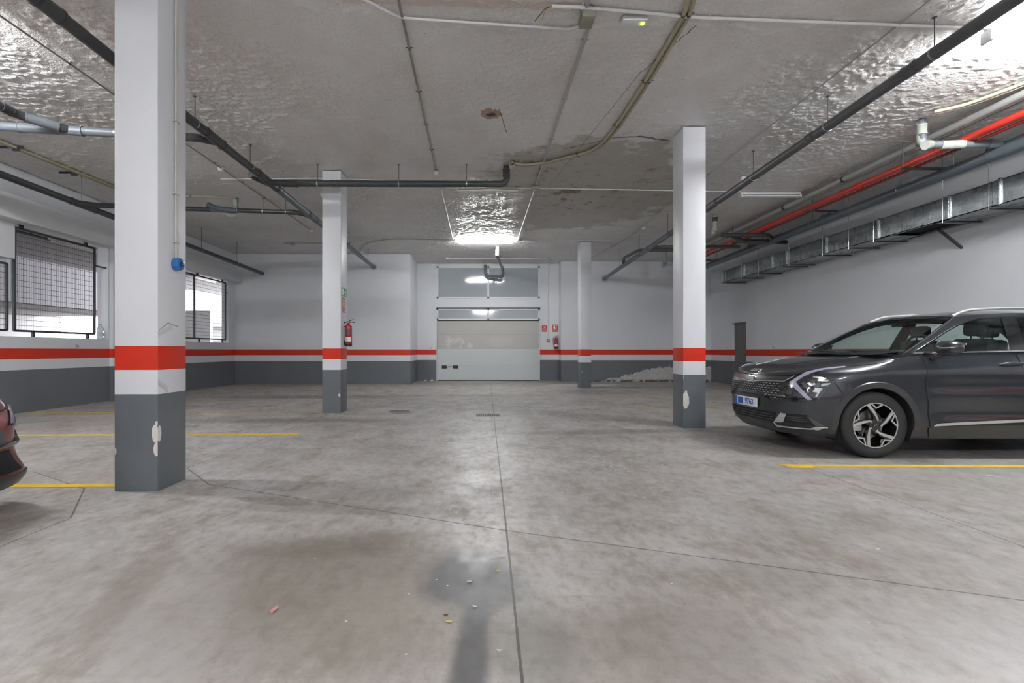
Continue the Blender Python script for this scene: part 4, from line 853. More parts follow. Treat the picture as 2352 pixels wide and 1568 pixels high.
m_dgrey=simple('dark grey satin',(.075,.08,.085),.4); m_int=simple('dark interior',(.018,.018,.02),.7); m_plate=simple('plate white',(.75,.77,.78),.4); m_plblue=simple('plate blue',(.01,.10,.40),.4)
t=NT('tinted car glass'); t.set(Base_Color=(.62,.80,.74,1),Roughness=.01,IOR=1.25,Transmission_Weight=1.0); m_cg=t.m
def thinglass(name,tint,refl):
    t=NT(name); nt=t.t; tr=nt.nodes.new('ShaderNodeBsdfTransparent'); tr.inputs[0].default_value=tint
    gl=nt.nodes.new('ShaderNodeBsdfGlossy'); gl.inputs['Roughness'].default_value=.02; gl.inputs[0].default_value=(.9,.95,.93,1)
    lw=nt.nodes.new('ShaderNodeLayerWeight'); lw.inputs['Blend'].default_value=.25
    f=t.math('MULTIPLY_ADD',lw.outputs['Facing'],refl,.05); mx=nt.nodes.new('ShaderNodeMixShader')
    nt.links.new(f,mx.inputs[0]); nt.links.new(tr.outputs[0],mx.inputs[1]); nt.links.new(gl.outputs[0],mx.inputs[2])
    nt.links.new(mx.outputs[0],nt.nodes['Material Output'].inputs[0]); return t.m
m_cg=thinglass('green tinted car glass',(.80,.91,.87,1),.30); m_lens=thinglass('clear headlight lens',(.9,.9,.92,1),.35)
m_disc=simple('brake disc steel',(.3,.3,.3),.3,.9)
SUV=dict(
 xf=[(.15,.20),(.22,.12),(.30,.05),(.38,.02),(.50,0),(.62,.0),(.74,.02),(.82,.045),(.88,.075),(.95,.12),(1.2,.2)],
 W=[(.15,.80),(.25,.875),(.38,.915),(.5,.92),(.65,.925),(.8,.922),(.92,.925),(1.0,.90),(1.08,.87),(1.16,.84),(1.3,.8)],
 hc=[(0,.82),(.06,.87),(.12,.905),(.2,.945),(.3,.978),(.48,1.015),(.8,1.075),(1.16,1.125),(1.5,1.14),(2.5,1.165),(3.6,1.19),(4.5,1.20)],
 drop=[(0,.02),(.2,.06),(.5,.09),(.9,.09),(1.2,.045),(1.6,.02),(4.6,.02)],
 L=.75,n=2.7,xr=[(.15,4.3),(.4,4.5),(.8,4.5),(1.2,4.42)],Lr=.5,zb=[(0,.25),(.5,.2),(4,.25),(4.6,.3)])
HAT=dict(
 xf=[(.15,.12),(.22,.03),(.28,.0),(.36,.03),(.48,.06),(.62,.06),(.70,.08),(.78,.13),(.84,.18),(.92,.26),(1.1,.35)],
 W=[(.15,.80),(.22,.87),(.30,.89),(.40,.86),(.6,.86),(.75,.85),(.85,.83),(.95,.80),(1.1,.76)],
 hc=[(0,.78),(.1,.84),(.2,.89),(.35,.94),(.6,.98),(.9,1.0),(1.1,.985),(1.5,.99),(2.5,1.01),(3.8,1.03),(4.2,1.03)],
 drop=[(0,.01),(.2,.03),(.5,.05),(.9,.06),(1.2,.045),(1.6,.02),(4.6,.02)],
 L=.70,n=2.9,xr=[(.15,4.0),(.4,4.15),(.8,4.15),(1.2,4.05)],Lr=.5,zb=[(0,.22),(4,.2)])
def shell(B,NZ=26,NP=120,NK=24,scoop=None):
    """closed body shell below the glasshouse; both flanks, bonnet, belt deck and floor"""
    b=BM(); qs=[]
    for i in range(NP+1):
        q=5*i/NP; qs.append(q)
    def ztop(q):
        z=1.0
        for _ in range(12):
            x,y=B.plan(q,z); z=B.H(x,y)
        return z
    cols=[]
    for q in qs:
        zt=ztop(q); col=[]
        for j in range(NZ+1):
            f=j/NZ; x0,_=B.plan(q,.4); zb=B.zb(x0); z=zb+(zt-zb)*f
            x,y=B.plan(q,z)
            if f>.86:
                k=((f-.86)/.14)**2; y=y*(1-.020*k); x=x+(.012*k if q<1 else 0)
            if scoop and 1<q<4.2: y-=scoop(x,z)
            col.append((x,y,z))
        cols.append(col)
    def side(s):
        return [[b.verts.new((p[0],s*p[1],p[2])) for p in col] for col in cols]
    L=side(-1); R=side(1)
    for S,fl in ((L,0),(R,1)):
        for i in range(NP):
            for j in range(NZ):
                f=(S[i][j],S[i+1][j],S[i+1][j+1],S[i][j+1]); b.faces.new(f if not fl else f[::-1])
    # top and bottom bridging
    for lvl in (NZ,0):
        rows=[]
        for i in range(NP+1):
            a=L[i][lvl]; c=R[i][lvl]; row=[a]
            for k in range(1,NK):
                t=k/NK; y=a.co.y+(c.co.y-a.co.y)*t; x=a.co.x
                if lvl==NZ:
                    z=B.H(x,y); e=min(t,1-t)*NK
                    z=min(z,z) 
                else: z=a.co.z
                row.append(b.verts.new((x,y,z)))
            row.append(c); rows.append(row)
        for i in range(NP):
            for k in range(NK):
                f=(rows[i][k],rows[i+1][k],rows[i+1][k+1],rows[i][k+1]); b.faces.new(f if lvl==0 else f[::-1])
    bmesh.ops.remove_doubles(b,verts=b.verts,dist=.0004); bmesh.ops.dissolve_degenerate(b,dist=.0002,edges=b.edges)
    bmesh.ops.recalc_face_normals(b,faces=b.faces)
    return b
def cut_arches(b,centers,r,w):
    me=bpy.data.meshes.new('s'); b.to_mesh(me); o=bpy.data.objects.new('s',me); COL.objects.link(o); cut=[]
    c=BM()
    for x,y,z in centers:
        s=-1 if y<0 else 1
        tube(c,[(x,s*(w-.30),z),(x,s*(w+.2),z)],r,48)
    cm=bpy.data.meshes.new('c'); bmesh.ops.recalc_face_normals(c,faces=c.faces); c.to_mesh(cm); co=bpy.data.objects.new('c',cm); COL.objects.link(co)
    m=o.modifiers.new('b','BOOLEAN'); m.operation='DIFFERENCE'; m.solver='EXACT'; m.object=co
    bpy.context.view_layer.update()
    res=bpy.data.meshes.new_from_object(o.evaluated_get(bpy.context.evaluated_depsgraph_get()))
    nb=BM(); nb.from_mesh(res)
    for x in (o,co): bpy.data.objects.remove(x)
    return nb
def patch(B,s,q4,off,nu=10,nv=6,skirt=.012):
    """quad patch on flank s (-1 near, 1 far); q4 = corners (q,z) in order"""
    b=BM(); A,Bq,Cq,D=q4
    def uv(u,v):
        q=(A[0]*(1-u)+Bq[0]*u)*(1-v)+(D[0]*(1-u)+Cq[0]*u)*v; z=(A[1]*(1-u)+Bq[1]*u)*(1-v)+(D[1]*(1-u)+Cq[1]*u)*v
        return q,z
    def P(u,v,o): 
        p=B.P(*uv(u,v),o); return (p[0],p[1]*(-s),p[2])
    V=quadgrid(b,lambda u,v:P(u,v,off),nu,nv)
    Q=[[b.verts.new(P(i/nu,j/nv,off-skirt)) for j in range(nv+1)] for i in range(nu+1)]
    ring=[(i,0) for i in range(nu)]+[(nu,j) for j in range(nv)]+[(i,nv) for i in range(nu,0,-1)]+[(0,j) for j in range(nv,0,-1)]
    for k in range(len(ring)):
        a=ring[k]; c=ring[(k+1)%len(ring)]; b.faces.new((V[a[0]][a[1]],Q[a[0]][a[1]],Q[c[0]][c[1]],V[c[0]][c[1]]))
    for i in range(nu):
        for j in range(nv): b.faces.new((Q[i][j],Q[i][j+1],Q[i+1][j+1],Q[i+1][j]))
    bmesh.ops.recalc_face_normals(b,faces=b.faces)
    return b
def multi(B,s,lst,off,**k):
    b=BM()
    for q4 in lst:
        p=patch(B,s,q4,off,**k); me=bpy.data.meshes.new('x'); p.to_mesh(me); p.free(); b.from_mesh(me); bpy.data.meshes.remove(me)
    return b
def ribbon(B,s,pts,r,off,step=.03,sc=(1,1)):
    b=BM(); P=[]
    for a,c in zip(pts,pts[1:]):
        n=max(2,int(math.hypot(c[0]-a[0],c[1]-a[1])/step))
        for i in range(n): P.append((a[0]+(c[0]-a[0])*i/n,a[1]+(c[1]-a[1])*i/n))
    P.append(pts[-1]); W=[]
    for q,z in P:
        p=B.P(q,z,off); W.append((p[0],p[1]*(-s),p[2]))
    tube(b,W,r,8); return b
def strip_rows(B,s,pts_a,pts_b,off):
    """strip between two polylines with the same number of points"""
    return multi(B,s,[(pts_a[i],pts_a[i+1],pts_b[i+1],pts_b[i]) for i in range(len(pts_a)-1)],off,nu=6,nv=3)
def wheel(car,x,y,s,R=.357,label=None):
    w=thing_part('wheel',car); W=.225; yo=s*.905; yi=yo-s*W; rr=.243
    b=BM(); pr=[(rr-.01,yi),(R-.06,yi-s*.005),(R-.02,yi+s*.01),(R,yi+s*.035),(R,yo-s*.035),(R-.012,yo-s*.012),(R-.035,yo+s*.0),(R-.065,yo+s*.004),(rr+.012,yo-s*.004),(rr,yo-s*.012),(rr-.012,yo-s*.03),(rr-.03,yi)]
    rings=[]; n=64
    for r,h in pr: rings.append([b.verts.new((x+r*math.cos(2*math.pi*j/n),h,.357+r*math.sin(2*math.pi*j/n))) for j in range(n)])
    for A,C in zip(rings,rings[1:]):
        for j in range(n): b.faces.new((A[j],A[(j+1)%n],C[(j+1)%n],C[j]))
    bmesh.ops.recalc_face_normals(b,faces=b.faces)
    ty=ob('tyre',b,m_tyre,car)
    # rim: back dish, spokes
    cx,cz=x,.357
    def pol(r,a,h): return (cx+r*math.cos(a),h,cz+r*math.sin(a))
    b=BM(); n=64; pr=[(rr-.002,yo-s*.012),(rr-.012,yo-s*.012),(rr-.02,yo-s*.03),(rr-.03,yi)]
    rings=[[b.verts.new(pol(r,2*math.pi*j/n,h)) for j in range(n)] for r,h in pr]
    for A,C in zip(rings,rings[1:]):
        for j in range(n): b.faces.new((A[j],A[(j+1)%n],C[(j+1)%n],C[j]))
    bmesh.ops.recalc_face_normals(b,faces=b.faces); rim=ob('rim',b,m_gloss,car)
    b=BM(); rings=[[b.verts.new(pol(r,2*math.pi*j/n,yo-s*.006-s*h)) for j in range(n)] for r,h in ((rr+.001,.008),(rr-.001,0),(rr-.010,0),(rr-.012,.012))]
    for A,C in zip(rings,rings[1:]):
        for j in range(n): b.faces.new((A[j],A[(j+1)%n],C[(j+1)%n],C[j]))
    def poly(pts,h0,h1,bm):
        top=[bm.verts.new(pol(r,a,h0)) for r,a in pts]; bot=[bm.verts.new(pol(r,a,h1)) for r,a in pts]; m=len(pts)
        bm.faces.new(top); bm.faces.new(bot[::-1])
        for i in range(m): bm.faces.new((top[i],bot[i],bot[(i+1)%m],top[(i+1)%m]))
    dg=math.radians; face=yo-s*.010; 
    def bar(bm,path,h0,h1,w):
        # path of (r,a_deg), constant width ribbon polygon
        P=[(r*math.cos(dg(a)),r*math.sin(dg(a))) for r,a in path]; wd=w if isinstance(w,list) else [w]*len(P); Lf=[];Rt=[]
        for i,p in enumerate(P):
            a=P[max(0,i-1)]; c=P[min(len(P)-1,i+1)]; dx,dz=c[0]-a[0],c[1]-a[1]; l=math.hypot(dx,dz); nx,nz_=-dz/l*wd[i]/2,dx/l*wd[i]/2
            Lf.append((p[0]+nx,p[1]+nz_)); Rt.append((p[0]-nx,p[1]-nz_))
        for i in range(len(P)-1):
            q=[Lf[i],Lf[i+1],Rt[i+1],Rt[i]]; top=[bm.verts.new((cx+u,h0,cz+v)) for u,v in q]; bot=[bm.verts.new((cx+u,h1,cz+v)) for u,v in q]
            bm.faces.new(top); bm.faces.new(bot[::-1])
            for k in range(4): bm.faces.new((top[k],bot[k],bot[(k+1)%4],top[(k+1)%4]))
    R0=rr-.004
    dark=BM(); sl=BM()
    for k in range(5):
        a0=109+72*k
        sg=1
        A=lambda d:(a0-d) if s<0 else (180-(a0-d))
        bar(sl,[(R0,A(0)),(.53*R0,A(17)),(.26*R0,A(49))],face,face-s*.006,[.034,.026,.014])
        bar(sl,[(R0,A(8)),(.78*R0,A(23)),(R0,A(40))],face,face-s*.006,[.014,.015,.015])
        bar(dark,[(R0,A(3)),(.5*R0,A(20)),(.12*R0,A(49))],face-s*.007,face-s*.045,[.060,.050,.05])
        bar(dark,[(R0,A(8)),(.78*R0,A(23)),(R0,A(40))],face-s*.007,face-s*.03,[.03,.03,.03])
    me=bpy.data.meshes.new('x'); sl.to_mesh(me); sl.free(); b.from_mesh(me); bmesh.ops.recalc_face_normals(b,faces=b.faces)
    ob('rim_face',b,m_chrome if False else m_silver,car,smooth=20)
    disc(dark,(cx,yo-s*.014,cz),.062,(0,-s,0),.04,32); bmesh.ops.recalc_face_normals(dark,faces=dark.faces); ob('spokes',dark,m_gloss,car,smooth=30)
    b=BM(); 
    for k in range(5):
        a=dg(70+72*k); disc(b,pol(.056,a,yo-s*.010),.0085,(0,s,0),.008,8)
    for (u,v),(u2,v2) in (((-.018,-.012),(-.012,.006)),((-.008,.0),(.0,.004)),((.004,.008),(.016,.016)),((-.016,-.004),(-.004,-.006))): tube(b,[(cx+u,yo-s*.006,cz+v),(cx+u2,yo-s*.006,cz+v2)],.002,6)
    ob('lug_nuts',b,m_chrome,car)
    b=BM(); disc(b,(cx,yo-s*.10,cz),.15,(0,-s,0),.02,40); bmesh.ops.recalc_face_normals(b,faces=b.faces); ob('brake_disc',b,m_disc,car)
    b=BM(); box(b,cx-.19,cx-.10,min(yo-s*.07,yo-s*.14),max(yo-s*.07,yo-s*.14),cz-.07,cz+.04,.01); ob('brake_caliper',b,m_silver,car)
def thing_part(n,c): return None
def glasshouse(car,sc,Z):
    """Z(x): belt height. dims in the SUV frame"""
    def ys(z,x):
        k=.84-.20*(max(0,(z-1.13))/.42)**1.2
        if x>3.2: k-=.05*((x-3.2)/1.1)**2
        if x<1.6 and z<1.2: k=min(k,.84)
        return k
    T=crv([(1.985,1.535),(2.3,1.568),(2.7,1.583),(3.3,1.568),(3.9,1.50),(4.2,1.42)]); RC=crv([(1.94,1.572),(2.3,1.625),(2.7,1.645),(3.3,1.63),(3.9,1.565),(4.2,1.49)])
    WT=crv([(1.40,1.150),(1.6,1.255),(1.84,1.378),(2.06,1.468),(2.31,1.522),(2.75,1.54),(3.3,1.522),(3.8,1.44),(4.1,1.27)]) 
    def pill(x): # outer edge of side frame: A pillar line then roof rail
        if x<1.985: return 1.118+(x-1.25)/(1.985-1.25)*(1.535-1.118)
        return T(x)
    # roof
    b=BM()
    def P(u,v):
        x=1.985+(4.2-1.985)*u; v2=v*2-1; z0=T(x); y=v2*ys(z0,x)
        if u==0: x-=.045*(1-v2*v2)
        else: x-=.045*(1-v2*v2)*(1-u)
        return (x,y,RC(x)-(RC(x)-z0)*abs(v2)**2.4)
    quadgrid(b,P,30,20); r=bmesh.ops.extrude_face_region(b,geom=list(b.faces)); bmesh.ops.translate(b,verts=[v for v in r['geom'] if isinstance(v,bmesh.types.BMVert)],vec=(0,0,-.02)); bmesh.ops.recalc_face_normals(b,faces=b.faces); ob('roof',b,m_gun,car)
    # windscreen
    b=BM()
    def P(u,v):
        w=v*2-1; bx=1.25-.17*(1-w*w); by=.815*w; bz=1.118+.02*(1-w*w)
        tx=1.985-.045*(1-w*w); ty=ys(1.535,1.985)*w; tz=1.535+(RC(1.94)-1.535)*(1-abs(w)**2.4)
        k=.035*math.sin(math.pi*u); return (bx+(tx-bx)*u-k*.6,by+(ty-by)*u,bz+(tz-bz)*u+k)
    quadgrid(b,P,16,24); ob('windscreen',b,m_cg,car)
    b=BM(); quadgrid(b,lambda u,v:Vector(P(.90+.10*u,v))+Vector((-.003,0,.003)),3,24); quadgrid(b,lambda u,v:Vector(P(.05*u,v))+Vector((-.003,0,.003)),3,24)
    ob('windscreen_band',b,m_gloss,car)
    b=BM(); box(b,1.86,1.92,-.08,.08,1.455,1.50,.01); ob('rear_view_mirror',b,m_int,car)
    # cowl
    b=BM(); quadgrid(b,lambda u,v:(1.06+.2*u-.10*(1-(v*2-1)**2),(v*2-1)*.78,B_H(1.16,0)+.004+.012*u),3,16); ob('cowl_panel',b,m_blackp,car)
    b=BM()
    for y0,y1 in ((-.62,-.02),(-.02,.52)): tube(b,[(1.20-.12,y0,1.145),(1.14,y1,1.165)],.008,6)
    ob('wiper',b,m_blackp,car)
    # rear screen
    b=BM(); quadgrid(b,lambda u,v:(4.2+.22*u,(v*2-1)*(ys(1.42,4.2)+.10*u),1.42+(1.19-1.42)*u+(RC(4.2)-1.42)*(1-abs(v*2-1)**2.4)*(1-u)),8,14); ob('rear_window',b,m_cg,car)
    for s in (-1,1):
        # body coloured side frame
        b=BM(); 
        def F(u,v):
            x=1.25+(4.2-1.25)*u; lo=max(WT(x),Z(x)) if x>1.40 else Z(x)+.0; hi=pill(x); lo=min(lo,hi-.004); z=lo+(hi-lo)*v; return (x,s*(ys(z,x)+.002),z)
        quadgrid(b,F,60,4); r=bmesh.ops.extrude_face_region(b,geom=list(b.faces)); bmesh.ops.translate(b,verts=[v for v in r['geom'] if isinstance(v,bmesh.types.BMVert)],vec=(0,-s*.03,0)); bmesh.ops.recalc_face_normals(b,faces=b.faces)
        ob('side_frame',b,m_gun,car)
        b=BM()
        def F(u,v): x=4.1+.33*u; lo=Z(4.3); hi=1.27+.0*u+(T(4.2)-1.27)*.5*(1-u) if u<1 else 1.2; hi=1.44-.25*u; z=lo+(hi-lo)*v; return (x,s*(ys(z,x)+.0),z)
        quadgrid(b,F,6,4); ob('rear_pillar',b,m_gun,car)
        # side glass panes
        for nm,xa,xb in (('front_door_glass',1.46,2.43),('rear_door_glass',2.60,3.45),('quarter_glass',3.5,4.08)):
            b=BM()
            def F(u,v): 
                x=xa+(xb-xa)*u; xx=x+(.10*v if nm=='front_door_glass' and u==1 else 0); lo=Z(x)+.005; hi=max(WT(x),lo+.004); z=lo+(hi-lo)*v; return (x+.09*v*(u if nm=='front_door_glass' else (1-u) if nm=='rear_door_glass' else 0),s*(ys(z,x)-.006),z)
            quadgrid(b,F,24,8); ob(nm,b,m_cg,car)
        # black pillar and window seal
        b=BM(); quadgrid(b,lambda u,v:(2.42+.17*u+.09*v,s*(ys(Z(2.5)+(1.53-Z(2.5))*v,2.5)+.003),Z(2.5)+(1.532-Z(2.5))*v),4,8); ob('door_pillar_trim',b,m_gloss,car)
        b=BM(); tube(b,[(x,s*(ys(max(WT(x),Z(x)),x)+.001),max(WT(x),Z(x)+.004)) for x in np.linspace(1.40,4.1,50)],.009,6); ob('window_seal',b,m_gloss,car)
        b=BM(); tube(b,[(x,s*(ys(Z(x),x)+.008),Z(x)+.006) for x in np.linspace(1.36,4.25,40)],.010,8,sc=(1,1)); ob('belt_chrome',b,m_chrome,car)
        b=BM(); tube(b,[(x,s*(ys(pill(x),x)+.004),pill(x)+.002) for x in np.linspace(1.27,1.97,14)],.006,6); ob('pillar_trim',b,m_chrome,car)
        # roof rail
        b=BM(); xs=np.linspace(2.0,3.95,24); k=lambda x:.045*math.sin(min(1,(x-2.0)/.22,(3.95-x)/.2)*math.pi/2)
        tube(b,[(x,s*(ys(T(x),x)-.03),T(x)+.012+k(x)) for x in xs],.016,10,sc=(1,1)); ob('roof_rail',b,m_silver,car)
        # mirror
        b=BM(); bmesh.ops.create_uvsphere(b,u_segments=20,v_segments=14,radius=1)
        for v in b.verts:
            c=v.co; v.co=Vector((math.copysign(abs(c.x)**.8,c.x)*.085*(1.15-.25*c.z),math.copysign(abs(c.y)**.7,c.y)*.125,math.copysign(abs(c.z)**.75,c.z)*.072*(1-.15*s*c.y)))+Vector((1.60,s*1.02,1.195))
        mi=ob('door_mirror',b,m_gun,car)
        b=BM(); tube(b,[(1.54,s*.865,1.075),(1.57,s*.90,1.10),(1.60,s*.95,1.135)],[.035,.035,.03],10,sc=(1,.6)); ob('mirror_stalk',b,m_blackp,mi)
        b=BM(); quadgrid(b,lambda u,v:(1.685,s*(.93+.19*u),1.15+.09*v),2,2); ob('mirror_glass',b,m_chrome,mi)
        b=BM(); box(b,1.50,1.58,min(s*1.02,s*1.135),max(s*1.02,s*1.135),1.185,1.195,.003); ob('mirror_indicator',b,m_silver,mi)
        b=BM(); q=[(1.37,Z(1.4)),(1.62,Z(1.6)),(1.62,1.24)]
        vs=[b.verts.new((x,s*(ys(z,x)+.004),z)) for x,z in q]; b.faces.new(vs); ob('sail_trim',b,m_blackp,car,smooth=0)
    # interior
    b=BM(); box(b,1.30,1.62,-.70,.70,1.10,1.17,.03); ob('dashboard',b,m_int,car)
    b=BM(); tube(b,[(1.78+.05*math.cos(a),-.38+.18*math.sin(a),1.19+.15*math.cos(a)) for a in np.linspace(0,2*math.pi,25)[:-1]],.015,8,closed=True); ob('steering_wheel',b,m_int,car)
    for x,y in ((2.42,-.38),(2.42,.38),(3.35,-.42),(3.35,.42)):
        b=BM(); box(b,x-.03,x+.12,y-.24,y+.24,1.12,1.30,.05); se=ob('seat_back',b,m_int,car)
        b=BM(); box(b,x+.02,x+.12,y-.13,y+.13,1.33,1.48,.04); tube(b,[(x+.07,y-.06,1.28),(x+.07,y-.06,1.36)],.008,6); tube(b,[(x+.07,y+.06,1.28),(x+.07,y+.06,1.36)],.008,6); ob('headrest',b,m_int,se)
def handle(car,x,s,z=1.02):
    yb=-BD.P(BD.sx(x,z),z)[1]
    b=BM(); tube(b,[(x-.13,s*(yb-.002),z-.012),(x-.10,s*(yb+.024),z-.004),(x,s*(yb+.032),z),(x+.10,s*(yb+.024),z+.002),(x+.13,s*(yb-.002),z)],[.010,.015,.017,.015,.010],10); ob('door_handle',b,m_gun,car)
    b=BM(); bmesh.ops.create_uvsphere(b,u_segments=16,v_segments=8,radius=1)
    for v in b.verts: v.co=Vector((v.co.x*.062,v.co.y*.006,v.co.z*.024))+Vector((x,s*(yb+.0),z-.012))
    ob('handle_recess',b,m_gloss,car)
# ---- dark SUV
BD=Body(**SUV); B_H=BD.H
car=thing('car','dark gunmetal grey SUV parked on the right, nose toward the aisle','car',(3.3,6.4,0),local=True)
def scoop(x,z):
    if x<1.35 or x>3.2: return 0
    e=min(1,(x-1.35)/.45,(3.2-x)/.3); e=e*e*(3-2*e); return e*(.034*math.exp(-((z-.50)/.11)**2)+.012*math.exp(-((z-.78)/.07)**2))
wc=[(.917,-.79,.357),(.917,.79,.357),(3.60,-.79,.357),(3.60,.79,.357)]
ob('body_shell',cut_arches(shell(BD,scoop=scoop),wc,.405,.92),m_gun,car,smooth=40)
for x,y,z in wc:
    b=BM(); s=-1 if y<0 else 1; n=40
    rings=[[b.verts.new((x+.398*math.cos(math.pi*j/n*1.3-.47),s*yy,z+.398*math.sin(math.pi*j/n*1.3-.47))) for j in range(n+1)] for yy in (.62,.895)]
    for j in range(n): b.faces.new((rings[0][j],rings[0][j+1],rings[1][j+1],rings[1][j]))
    ob('arch_liner',b,m_black,car)
for x,y,z in wc:
    s=-1 if y<0 else 1; b=BM(); n=44; prof=[(.403,-.03),(.402,.006),(.412,.012),(.462,.010),(.470,.0),(.466,-.03)]; rings=[]
    for j in range(n+1):
        a=math.radians(-8+196*j/n); ring=[]
        for r,o_ in prof:
            px_,pz=x+r*math.cos(a),z+r*math.sin(a); yb=-BD.P(BD.sx(px_,max(pz,.2)),max(pz,.2))[1]; ring.append(b.verts.new((px_,s*(yb+o_),pz)))
        rings.append(ring)
    for A,C in zip(rings,rings[1:]):
        for j in range(len(prof)-1): b.faces.new((A[j],A[j+1],C[j+1],C[j]))
    bmesh.ops.recalc_face_normals(b,faces=b.faces); ob('arch_cladding',b,m_clad,car)
for x,y,z in wc: wheel(car,x,y,-1 if y<0 else 1)
glasshouse(car,1,lambda x:1.128+.022*(x-1.2)/1.3)
for s in (-1,1):
    P=lambda name,q,mat,off=.004,**k: ob(name,patch(BD,s,q,off,**k),mat,car)
    ob('grille_panel',multi(BD,s,[((0,.645),(.17,.635),(.17,.80),(0,.79)),((.17,.635),(.26,.575),(.36,.80),(.17,.80)),((.26,.575),(.62,.60),(.42,.79),(.36,.80))],.006),m_gloss,car)
    ob('upper_grille_panel',multi(BD,s,[((0,.795),(.09,.80),(.09,.872),(0,.87)),((.09,.80),(.36,.812),(.44,.87),(.09,.872))],.005),m_clad,car)
    ob('bonnet_gap',ribbon(BD,s,[(0,.862),(.12,.868),(.40,.884),(.50,.91)],.006,.004),m_black,car)
    ob('grille_chrome',ribbon(BD,s,[(0,.785),(.09,.797),(.36,.81),(.43,.875)],.0065,.010),m_chrome,car)
    # honeycomb
    b=BM(); dy=.052; dzz=.030
    for r in range(8):
        for c_ in range(14):
            y=c_*dy+(dy/2 if r%2 else 0); z=.60+r*dzz*.86
            zlo=.655 if y<.33 else (.655-.5*(y-.33) if y<.47 else .60); 
            if z<zlo or z>.775 or y>.60: continue
            pts=[]
            for (du,dv) in ((-.4,0),(-.2,.5),(.2,.5),(.4,0),(.2,-.5),(-.2,-.5)):
                yy=y+du*dy*1.15; q=BD.sy(max(0,yy),z); p=BD.P(q,z+dv*dzz*.72,.010); pts.append((p[0],(s*yy if yy>0 else s*yy),p[2]))
            tube(b,pts,.0028,4,closed=True)
    ob('grille_mesh',b,m_dgrey,car)
    b=BM()
    for r in range(7):
        for c_ in range(13):
            y=c_*dy+(dy/2 if r%2 else 0); z=.612+r*dzz*.86
            zlo=.66 if y<.33 else (.66-.5*(y-.33) if y<.47 else .60)
            if z<zlo or z>.775 or y>.56: continue
            q=[BD.P(BD.sy(max(0,y+d),z),z+.010,.014) for d in (-.014,.014)]; tube(b,[(q[0][0],s*(y-.014),q[0][2]),(q[1][0],s*(y+.014),q[1][2])],.0032,5)
    ob('grille_accents',b,m_silver,car)
    # headlight
    ob('headlight_housing',multi(BD,s,[((.41,.80),(.47,.81),(.58,.93),(.51,.93)),((.47,.81),(.58,.90),(.66,.96),(.51,.92)),((.41,.80),(.61,.615),(.655,.62),(.47,.81)),((.47,.81),(.655,.615),(.70,.63),(.58,.90)),((.58,.90),(.70,.63),(.80,.83),(.80,.835)),((.58,.90),(.8,.835),(.84,.985),(.64,.95))][:5],.006),m_gloss,car)
    ob('daytime_running_light',multi(BD,s,[((.41,.80),(.47,.81),(.52,.87),(.47,.87)),((.47,.87),(.52,.87),(.58,.92),(.51,.92)),((.51,.92),(.58,.918),(.66,.948),(.63,.962)),((.63,.962),(.66,.948),(.83,.980),(.82,.992)),((.41,.80),(.61,.62),(.648,.627),(.468,.812))],.013),m_drl,car)
    ob('headlight_reflector',multi(BD,s,[((.57,.80),(.62,.77),(.66,.79),(.62,.82)),((.60,.865),(.70,.85),(.72,.86),(.60,.88)),((.66,.83),(.74,.82),(.75,.845),(.68,.85)),((.64,.71),(.70,.70),(.72,.75),(.66,.76)),((.67,.655),(.685,.655),(.70,.70),(.685,.70)),((.70,.77),(.76,.79),(.77,.81),(.70,.80))],.011,nu=3,nv=3),m_chrome,car)
    ob('headlight_projector',multi(BD,s,[((.64,.76),(.68,.75),(.70,.80),(.66,.81)),((.52,.80),(.60,.72),(.62,.73),(.55,.81)),((.60,.80),(.63,.80),(.64,.84),(.60,.84))],.012,nu=3,nv=3),m_dgrey,car)
    ob('headlight_lens',multi(BD,s,[((.48,.81),(.655,.625),(.70,.635),(.58,.90)),((.58,.90),(.70,.635),(.795,.825),(.795,.832))],.018),m_lens,car)
    ob('bumper_seam',ribbon(BD,s,[(.795,.83),(.89,.70)],.0028,.002),m_black,car)
    # lower front
    ob('lower_intake',multi(BD,s,[((0,.335),(.26,.34),(.30,.45),(0,.455))],.005,nu=12),m_black,car)
    ob('intake_slats',multi(BD,s,[((0,zz),(.265,zz+.002),(.265,zz+.008),(0,zz+.006)) for zz in (.36,.39,.42)],.010,nu=10,nv=1),m_dgrey,car)
    ob('lower_lip',multi(BD,s,[((0,.215),(.70,.22),(.74,.30),(0,.325))],.006,nu=16),m_clad,car)
    ob('bumper_corner_trim',multi(BD,s,[((.36,.45),(.41,.45),(.36,.35),(.27,.335))],.010),m_silver,car)
    ob('bumper_silver_line',ribbon(BD,s,[(.36,.452),(.26,.332),(.28,.295),(.61,.302),(.66,.322),(.76,.33)],.0075,.010),m_silver,car)
    ob('bumper_blade',multi(BD,s,[((.655,.328),(.76,.332),(.67,.295),(.60,.302))],.012),m_silver,car)
    ob('fog_recess',multi(BD,s,[((.41,.45),(.60,.45),(.66,.335),(.365,.355))],.007),m_black,car)
    ob('fog_slats',multi(BD,s,[((.40,zz),(.62,zz),(.62,zz+.005),(.40,zz+.005)) for zz in (.38,.40,.42)],.011,nv=1),m_dgrey,car)
    ob('bumper_grey_wedge',multi(BD,s,[((.60,.445),(.61,.44),(.75,.335),(.66,.335))],.009),m_dgrey,car)
    # flank seams and strips
    ob('front_door_seam',ribbon(BD,s,[(1.515,1.13),(1.57,.92),(1.66,.60),(1.67,.27)],.0032,.0005),m_black,car)
    ob('rear_door_seam',ribbon(BD,s,[(2.54,1.15),(2.56,.97),(2.70,.60),(2.70,.28)],.0032,.0005),m_black,car)
    ob('fender_seam',ribbon(BD,s,[(.83,.985),(1.15,1.04),(1.35,1.09)],.0035,.002),m_black,car)
    ob('sill_cladding',multi(BD,s,[((1.65,.215),(3.0,.215),(3.0,.375),(1.65,.335))],.010,nu=20),m_clad,car)
